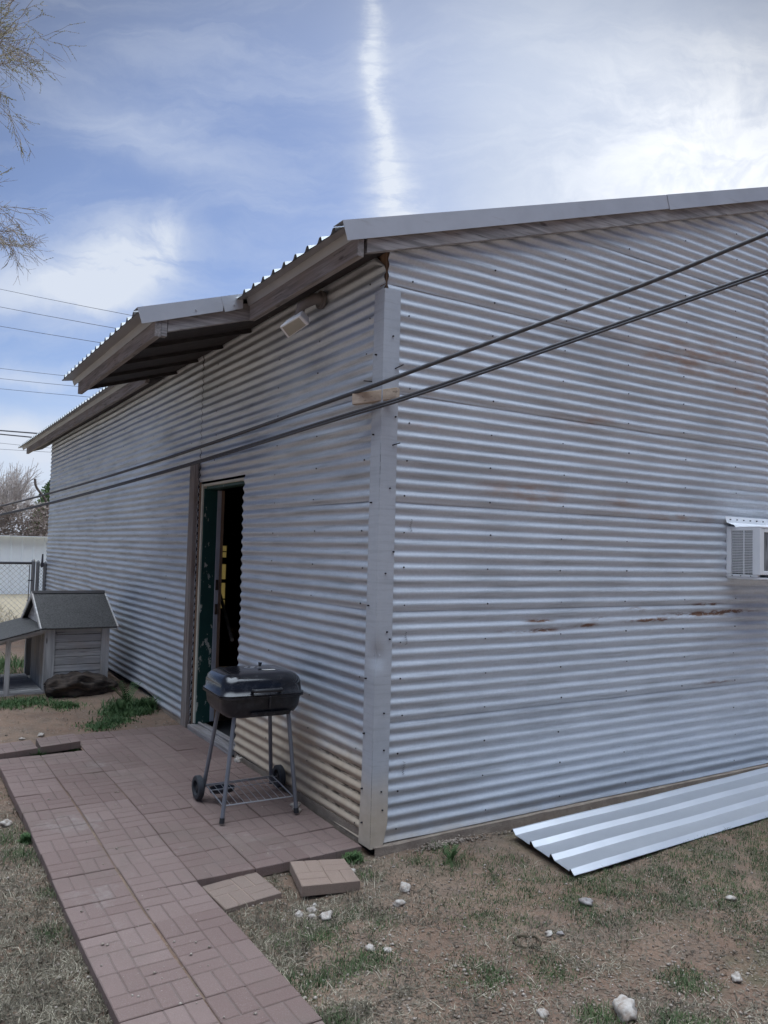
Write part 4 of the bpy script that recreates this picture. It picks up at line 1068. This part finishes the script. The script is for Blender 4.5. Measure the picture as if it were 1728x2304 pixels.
# bare tree beyond the white fence
def bare_tree(base, H, seed, label, mat, spread=.35, depth=4, L0=1.1, r0=.09, n=7, kinds='tree', group=None):
    t_ = thing('bare_tree', label, kinds, base, group); rs_ = random.Random(seed); b = Vector(base)
    build('trunk', MB().tube([b, b+Vector((.05, 0, H*.18)), b+Vector((.1, 0, H*.3))], [r0*1.7, r0*1.4, r0*1.1], 9), M['bark'], t_, smooth=True)
    mb = MB(); s0 = b+Vector((.1, 0, H*.28))
    for i in range(n):
        a = 2*math.pi*i/n+rs_.random(); d_ = Vector((math.cos(a)*.75, math.sin(a)*.75, 1.2))
        grow(mb, s0, d_, L0, r0*.55, depth, rs_, spread, -.05, None, 4, .74, (2, 3), .14, .007, 4)
    build('crown', mb, mat, t_)
bare_tree((-.1, 25, 0), 4.6, 4, 'pale bare tree with upright fine twigs behind the white fence', M['grey_twig'], .36, 4, 1.12, .10, 9)
bare_tree((-2.6, 24, 0), 5.2, 8, 'bare tree at the far left edge behind the white fence', M['grey_twig'], .42, 3, 1.3, .10, 7)
tk = thing('thicket', 'tangled brown leafless thicket above the white fence by the shed', 'bush', (1.7, 24, 0))
mb = MB(); rs = random.Random(6)
for i in range(2000):
    c = Vector((rs.uniform(-.4, 4.2), rs.uniform(23, 25), rs.uniform(.6, 2.75-.15*abs(rs.gauss(0, 1))))); dd = Vector((rs.gauss(0,1), rs.gauss(0,.6), rs.gauss(0,.8))).normalized(); L_ = rs.uniform(.25, .8)
    pts = [c]
    for k in range(4): dd = (dd+Vector((rs.gauss(0,.45), rs.gauss(0,.45), rs.gauss(0,.45)))).normalized(); pts.append(pts[-1]+dd*L_/4)
    mb.tube(pts, rs.uniform(.006, .013), 3, cap=False)
for i in range(9000):
    c = Vector((rs.uniform(-.5, 4.4), rs.uniform(23, 25.2), rs.uniform(.4, 2.8))); a = Vector((rs.gauss(0,1), rs.gauss(0,1), rs.gauss(0,1))).normalized()*rs.uniform(.03, .07); b = a.cross(Vector((rs.gauss(0,1), rs.gauss(0,1), rs.gauss(0,1)))).normalized()*rs.uniform(.02, .045)
    mb.add([c-a, c+b, c+a, c-b], [(0,1,2,3)])
build('crown', mb, M['brown_twig'], tk)
mb = MB(); mb.tube(spl([(2.25, 24, 0), (2.3, 23.9, 1.2), (2.2, 23.9, 2.2), (2.05, 23.8, 2.9), (1.72, 23.7, 3.35), (1.66, 23.7, 3.62)], 5), [.10]*8+[.09]*6+[.07]*6+[.05]*6, 7) if False else mb.tube(spl([(2.25, 24, 0), (2.3, 23.9, 1.2), (2.2, 23.9, 2.2), (2.05, 23.8, 2.9), (1.72, 23.7, 3.35), (1.66, 23.7, 3.62)], 5), .040, 7)
build('trunk', mb, M['bark'], tk, smooth=True)
def conifer(base, H, W_, seed, label):
    t_ = thing('juniper_tree', label, 'tree', base); b = Vector(base); rs_ = random.Random(seed)
    build('trunk', MB().tube([b, b+Vector((0, 0, H*.5)), b+Vector((0, 0, H*.9))], [.14, .09, .03], 8), M['bark'], t_)
    vs = []; fs = []
    for i in range(15000):
        t = rs_.random()**.8; z = .10+t*.90; a = rs_.random()*2*math.pi
        Rr = W_*(1-((z-.35)/.65)**2)**.75 if z > .35 else W_*(.75+.25*z/.35)
        lump = 1+.22*nz(math.cos(a)*2.2, math.sin(a)*2.2, z*5+seed)+.12*nz(math.cos(a)*6, math.sin(a)*6, z*14)
        rr = Rr*lump*math.sqrt(rs_.uniform(.45, 1)); c = b+Vector((rr*math.cos(a), rr*math.sin(a), z*H))
        u_ = Vector((rs_.gauss(0, .5)+math.cos(a)*.4, rs_.gauss(0, .5)+math.sin(a)*.4, 1)).normalized()*rs_.uniform(.05, .12); v_ = u_.cross(Vector((rs_.gauss(0,1), rs_.gauss(0,1), rs_.gauss(0,1)))).normalized()*rs_.uniform(.018, .04)
        k = len(vs); vs += [c, c+u_*.5+v_, c+u_, c+u_*.5-v_]; fs.append((k, k+1, k+2, k+3))
    o = fast('crown', [(v[0]-b.x, v[1]-b.y, v[2]-b.z) for v in vs], fs, M['juniper'], t_)
conifer((3.05, 26.5, 0), 4.15, 1.15, 2, 'dark green juniper tree rising behind the thicket beside the shed')

# ------------------------------------------------------------------ stones
def stone(x, y, s, label, mat='stone', zoff=0, seed=0, flat=.62, group='loose stones on the ground', nm='stone'):
    mb = MB(); bm = bmesh.new(); bmesh.ops.create_icosphere(bm, subdivisions=3, radius=1)
    base = patio_z(x, y) if in_patio(x, y) else gz(x, y); an = seed*1.7
    for v in bm.verts:
        n_ = 1+.50*nz(v.co.x*1.2+seed*7, v.co.y*1.2, v.co.z*1.2)-.35*abs(nz(v.co.x*2.1+seed, v.co.y*2.1, v.co.z*2.1))+.10*nz(v.co.x*6+seed, v.co.y*6, v.co.z*6)
        c = v.co*n_; xx, yy = c.x*s*1.02, c.y*s*.76
        v.co = Vector((x+xx*math.cos(an)-yy*math.sin(an), y+xx*math.sin(an)+yy*math.cos(an), base+zoff+s*flat*.48+c.z*s*flat))
    vs = [tuple(v.co) for v in bm.verts]; fs = [tuple(v.index for v in f.verts) for f in bm.faces]; bm.free()
    mb.add(vs, fs); solo(nm, mb, M[mat], label, 'stone', group, smooth='all')
ST = [(-.055,1.775,.040,'cream stone on the patio behind the grill legs','stone'),(-.095,.735,.034,'round pale stone against the wall behind the front right grill leg','stone'),(-.125,.655,.032,'tan stone beside the front right foot of the grill','stone'),
 (-.55,-.515,.036,'largest white stone of the heap below the raised tan paver','stone'),(-.575,-.425,.026,'upright white stone at the back of the heap below the raised paver','stone'),(-.640,-.430,.023,'flat white stone at the left end of the small heap','stone'),(-.600,-.472,.021,'grey-white stone in the middle of the small heap','stone'),(-.535,-.375,.016,'small white stone between the heap and the raised paver','stone'),
 (-.205,-.145,.030,'white stone right of the raised tan paver','stone'),(-.075,-.440,.036,'pale jagged stone in bare dirt below the shed corner','stone'),(-.20,-.572,.028,'grey-white stone lower left of the jagged stone','stone'),(-.525,-.855,.024,'small white stone in the thatch right of the walkway','stone'),(-.470,-.900,.020,'tan pebble stone just right of the small white one in thatch','stone'),
 (.575,-1.005,.036,'rounded pale stone in grass left below the roofing panel','stone_grey'),(.22,-1.12,.022,'crumbly cream stone right of the sunken pipe ring','stone'),(.27,-1.14,.018,'grey stone touching the crumbly cream one by the pipe ring','stone_grey'),(.03,-1.70,.060,'big white rock at the bottom of the picture','stone'),(-.235,-1.56,.022,'white oval stone left of the big white rock','stone'),
 (.62,-1.75,.028,'flat pale stone in bare dirt far right bottom','stone'),(1.25,-1.30,.026,'flat pale stone in the grass near the right edge','stone'),(-1.635,1.30,.040,'cream stone in the dirt left of the patio edge','stone'),(-1.70,-.95,.034,'pale stone in the thatch at lower left','stone'),(-1.15,3.28,.032,'white stone in the dirt behind the raised edging pavers','stone'),(-1.30,3.22,.022,'small white stone beside the one behind the edging pavers','stone')]
for i, (x, y, s, lb, mt) in enumerate(ST): stone(x, y, s, lb, mt, seed=i+1)
# sunken rusty ring
mb = MB(); n = 28; cx, cy = .085, -1.13; zr_ = gz(cx, cy); vs = []
for j in range(n):
    a = 2*math.pi*j/n; c_, s_ = math.cos(a), math.sin(a); tz = .012*nz(c_*2, s_*2)
    for rr, z in ((.056, -.03), (.056, .008), (.049, .008), (.046, -.03)): vs.append((cx+rr*1.15*c_, cy+rr*s_, zr_+z+tz))
mb.add(vs, [(j*4+k, ((j+1) % n)*4+k, ((j+1) % n)*4+(k+1) % 4, j*4+(k+1) % 4) for j in range(n) for k in range(4)])
solo('pipe_ring', mb, M['rusty'], 'rusty open pipe end sunk in the dirt below the roofing panel', 'pipe', smooth=True)

# ------------------------------------------------------------------ ground cover
def blocked(x, y):
    if in_patio(x, y, -.004): return True
    if x > -.03 and y > -.05: return True
    if -.94 < x < -.63 and -.25 < y < .06: return True
    if -.56 < x < -.23 and -.32 < y < .0: return True
    if x > .74 and -.745+.036*(x-.84) < y < -.17+.036*(x-.84): return True
    if x0-.02 < x < x1 and y0-.02 < y < y1: return True
    return False
def blades(N, sampler, hmin, hmax, w_, lean, mat, name, label=None, seed=1, curl=.3):
    r_ = random.Random(seed); vs = []; fs = []
    cnt = 0; tries = 0
    while cnt < N and tries < N*30:
        tries += 1; s = sampler(r_)
        if s is None: continue
        x, y, hs = s
        if blocked(x, y): continue
        z = gz(x, y); h = r_.uniform(hmin, hmax)*hs; a = r_.uniform(0, 6.283); l_ = lean*r_.uniform(.3, 1.3)
        dx, dy = math.cos(a), math.sin(a); wx, wy = -dy*w_/2*r_.uniform(.7, 1.3), dx*w_/2
        ca = a+r_.uniform(-curl, curl)*3
        mx, my, mz = x+dx*h*l_*.45, y+dy*h*l_*.45, z+h*(.55 if l_ < 1.2 else .22)
        tx, ty = mx+math.cos(ca)*h*l_*.6, my+math.sin(ca)*h*l_*.6; tz = z+h*(1.0 if l_ < 1.2 else r_.uniform(.1, .35))
        k = len(vs); vs += [(x-wx, y-wy, z-.004), (x+wx, y+wy, z-.004), (mx+wx*.8, my+wy*.8, mz), (mx-wx*.8, my-wy*.8, mz), (tx+wx*.15, ty+wy*.15, tz), (tx-wx*.15, ty-wy*.15, tz)]
        fs += [(k, k+1, k+2, k+3), (k+3, k+2, k+4, k+5)]; cnt += 1
    o = fast(name, vs, fs, mat); o['kind'] = 'stuff'
    if label: o['label'] = label
    return o
def near_xy(r_):   # denser near the camera
    while True:
        px = r_.uniform(-40, 1768); py = r_.uniform(1560, 2330)
        dr = Fv+rv*((px-864)/1767.2)-uv_*((py-1152)/1767.2)
        t = (-.03-CAM.z)/dr.z; q_ = CAM+dr*t
        q_ = (q_.x+r_.gauss(0, .05), q_.y+r_.gauss(0, .05))
        return q_
def s_thatch(r_):
    x, y = near_xy(r_); n_ = nz(x*1.6+4, y*1.6)
    dn_ = 0.0
    if x < -1.5: dn_ = .95 if y < 1.6 else .2
    elif y < .1:
        dn_ = .85*(1-sm(-.55, .10, x+ .35*nz(x*3, y*3)))+.30
        if x > .3: dn_ = .25
        if n_ < .02: dn_ *= .15
    else: dn_ = .06
    return (x, y, 1.0) if r_.random() < dn_ else None
thatch_o = blades(26000, s_thatch, .008, .026, .0030, 2.0, M['thatch'], 'dead_grass', seed=2)
blades(8000, s_thatch, .012, .042, .0034, 2.2, M['straw'], 'straw', seed=3, curl=.9)
gblobs = [(.35,-.28,.17,1.5),(.15,-.18,.10,.9),(.62,-.42,.12,1.0),(.45,-.62,.2,.8),(.9,-.86,.25,.9),(1.5,-.95,.4,.9),(2.2,-.95,.5,1.0),(1.2,-1.25,.35,.8),(.62,-.95,.3,.9),(.1,-.85,.2,.7),(1.9,-1.3,.4,.9),(2.6,-1.1,.4,1.0),(-.18,-.22,.08,1.2),(-.42,-.62,.14,.8),(-.72,-.62,.18,.7),(-.60,-.95,.14,.9),(-.85,-.95,.10,.9),(.0,-1.32,.14,.7),(.45,-1.65,.10,.9),(.18,-1.85,.1,.9),(-.25,-1.25,.14,.7),(-.05,-1.68,.09,.8),(-1.66,1.06,.13,1.5),(-1.62,.78,.12,1.3),(-1.64,1.9,.08,1.2),(-1.58,.28,.06,1.0),(-1.62,-.10,.08,.8),(-1.58,-1.0,.07,1.0),(-.60,.155-.2,.03,.5),(1.6,-.80,.35,.7),(2.9,-.9,.4,.9),(-.9,-1.25,.1,.9)]
def s_green(r_):
    x, y = near_xy(r_)
    for cx, cy, rr, hs in gblobs:
        d2 = ((x-cx)**2+(y-cy)**2)/(rr*rr)
        if d2 < 2.2 and r_.random() < math.exp(-d2*1.3)*(.62+1.3*nz(x*7, y*7)): return (x, y, hs)
    if x > .2 and y < -.6 and r_.random() < .40*max(0, -.05+nz(x*2.1, y*2.1, 4)): return (x, y, .8)
    return None
blades(27000, s_green, .009, .027, .0027, 1.15, M['grass'], 'grass', seed=5)
# weeds behind the patio by the wall and dog house
wb = [(-.30,4.02,.16,1.7),(-.12,3.95,.10,1.7),(-.42,3.82,.14,1.0),(-.22,3.80,.10,1.1),(-1.02,4.45,.18,.8),(-.80,4.25,.14,.6),(-1.24,4.42,.16,.8),(-.65,3.40,.14,.6),(-.48,3.55,.12,.6),(-1.35,6.2,.35,2.6),(-1.1,6.9,.4,3.0),(-1.7,6.4,.4,2.6),(-.62,3.03,.10,.5),(-.98,2.72,.03,1.4),(-1.27,2.66,.02,1.8)]
wb += [(-.40, -.02, .05, .6), (-.12, .0, .04, .8), (-.30, .55, .03, .5), (-1.56, 1.0, .03, .8)]
def s_weed(r_):
    cx, cy, rr, hs = r_.choice(wb); x, y = cx+r_.gauss(0, rr*.55), cy+r_.gauss(0, rr*.55)
    return (x, y, hs)
blades(13000, s_weed, .012, .05, .0085, 1.15, M['weed'], 'weeds', seed=6)
# fern-like weeds are real plants
def weed_plant(x, y, H, seed, label, n=9):
    t_ = thing('weed_plant', label, 'weed', (x, y, gz(x, y))); rs_ = random.Random(seed); mb = MB(); b = Vector((x, y, gz(x, y))); st_ = MB()
    for i in range(n):
        a = rs_.uniform(0, 6.283); l_ = rs_.uniform(.25, .8); P = []
        for k in range(7):
            t = k/6; P.append(b+Vector((math.cos(a)*H*l_*t, math.sin(a)*H*l_*t, H*rs_.uniform(.95, 1.05)*(t-.35*l_*t*t))))
        st_.tube(P, [.0025-.0015*k/6 for k in range(7)], 4)
        for k in range(1, 7):
            for sg in (-1, 1):
                for q2 in (0, .5):
                    o_ = P[k-1].lerp(P[k], q2); dd = (P[k]-P[k-1]).normalized(); sd_ = dd.cross(Vector((0, 0, 1))).normalized()*sg; L_ = H*.17*(1-.6*k/7)*rs_.uniform(.8, 1.2)
                    e1 = o_+(sd_+dd*.5)*L_; w2 = dd*L_*.22; mb.add([o_-w2*.3, o_+sd_*L_*.5+w2*1.6, e1, o_+sd_*L_*.5-w2*.6], [(0,1,2,3)])
    build('leaves', mb, M['weed'], t_); build('stems', st_, M['weed'], t_)
weed_plant(-.25, 4.10, .26, 1, 'tall feathery green weed beside the log end', 11)
weed_plant(-.10, 3.88, .15, 2, 'leafy weed at the foot of the metal wall', 12)
weed_plant(-.38, 3.86, .12, 3, 'low spreading weed in front of the feathery weed', 12)
weed_plant(.33, -.27, .10, 4, 'dark green weed tuft left of the roofing panel end', 14)
# pebbles
V_, F_ = [], []; r_ = random.Random(9); cnt = 0
octa = [(1,0,0),(-1,0,0),(0,1,0),(0,-1,0),(0,0,1),(0,0,-1)]; of = [(0,2,4),(2,1,4),(1,3,4),(3,0,4),(2,0,5),(1,2,5),(3,1,5),(0,3,5)]
while cnt < 5500:
    x, y = near_xy(r_)
    if x > -.02 and y > -.03: continue
    ip = in_patio(x, y, -.01)
    if ip and r_.random() > .10: continue
    if not ip and x > .74 and -.76+.036*(x-.84) < y < -.15+.036*(x-.84): continue
    z = patio_z(x, y) if ip else gz(x, y); s = (.0018+.0085*r_.random()**5)*(.9 if ip else 1.0); k = len(V_); an = r_.random()*6.28
    if nz(x*1.2+9, y*1.2) < -.1 and not ip: s *= .8
    for a, b, c in octa:
        a, b = a*s*r_.uniform(.7, 1.4), b*s*r_.uniform(.7, 1.2); V_.append((x+a*math.cos(an)-b*math.sin(an), y+a*math.sin(an)+b*math.cos(an), z+s*.4+c*s*.7))
    F_ += [tuple(k+i for i in f) for f in of]; cnt += 1
r_ = random.Random(21); LV, LF = [], []; cnt = 0
while cnt < 9000:
    x, y = near_xy(r_)
    if blocked(x, y): continue
    z = gz(x, y)+.002; a = r_.random()*6.28; L_ = r_.uniform(.004, .016); w_ = r_.uniform(.0015, .005); dx, dy = math.cos(a), math.sin(a); t1, t2 = r_.uniform(-.003, .005), r_.uniform(-.002, .004)
    k = len(LV); LV += [(x-dx*L_, y-dy*L_, z+t1), (x-dy*w_, y+dx*w_, z+t2), (x+dx*L_, y+dy*L_, z-t1*.5+.002), (x+dy*w_, y-dx*w_, z)]; LF.append((k, k+1, k+2, k+3)); cnt += 1
lt = fast('leaf_litter', LV, LF, M['litter']); lt['kind'] = 'stuff'
pb = fast('gravel', V_, F_, M['gravel']); pb['kind'] = 'stuff'
V_, F_ = [], []
# crumbled footing gravel under the wall edge
for i in range(900):
    x = r_.choice((r_.gauss(.42, .10), r_.uniform(1.5, 3.6), r_.uniform(.2, 3.6))); y = -.075+r_.gauss(0, .018)-.01; s = r_.uniform(.004, .010); k = len(V_); z = gz(x, y)+r_.uniform(0, .018)
    for a, b, c in octa: V_.append((x+a*s*r_.uniform(.8, 1.3), y+b*s*r_.uniform(.8, 1.2), z+c*s*.8))
    F_ += [tuple(k+i for i in f) for f in of]
pb = fast('rubble', V_, F_, M['rubble']); pb['kind'] = 'stuff'
# straw on the sunlit ground beyond
def s_far(r_):
    x = r_.uniform(-7, .6); y = r_.uniform(10.8, 20.5); return (x, y, 1.0)
blades(9000, s_far, .05, .16, .012, 1.5, M['straw'], 'dry_field_grass', seed=12, curl=.9)
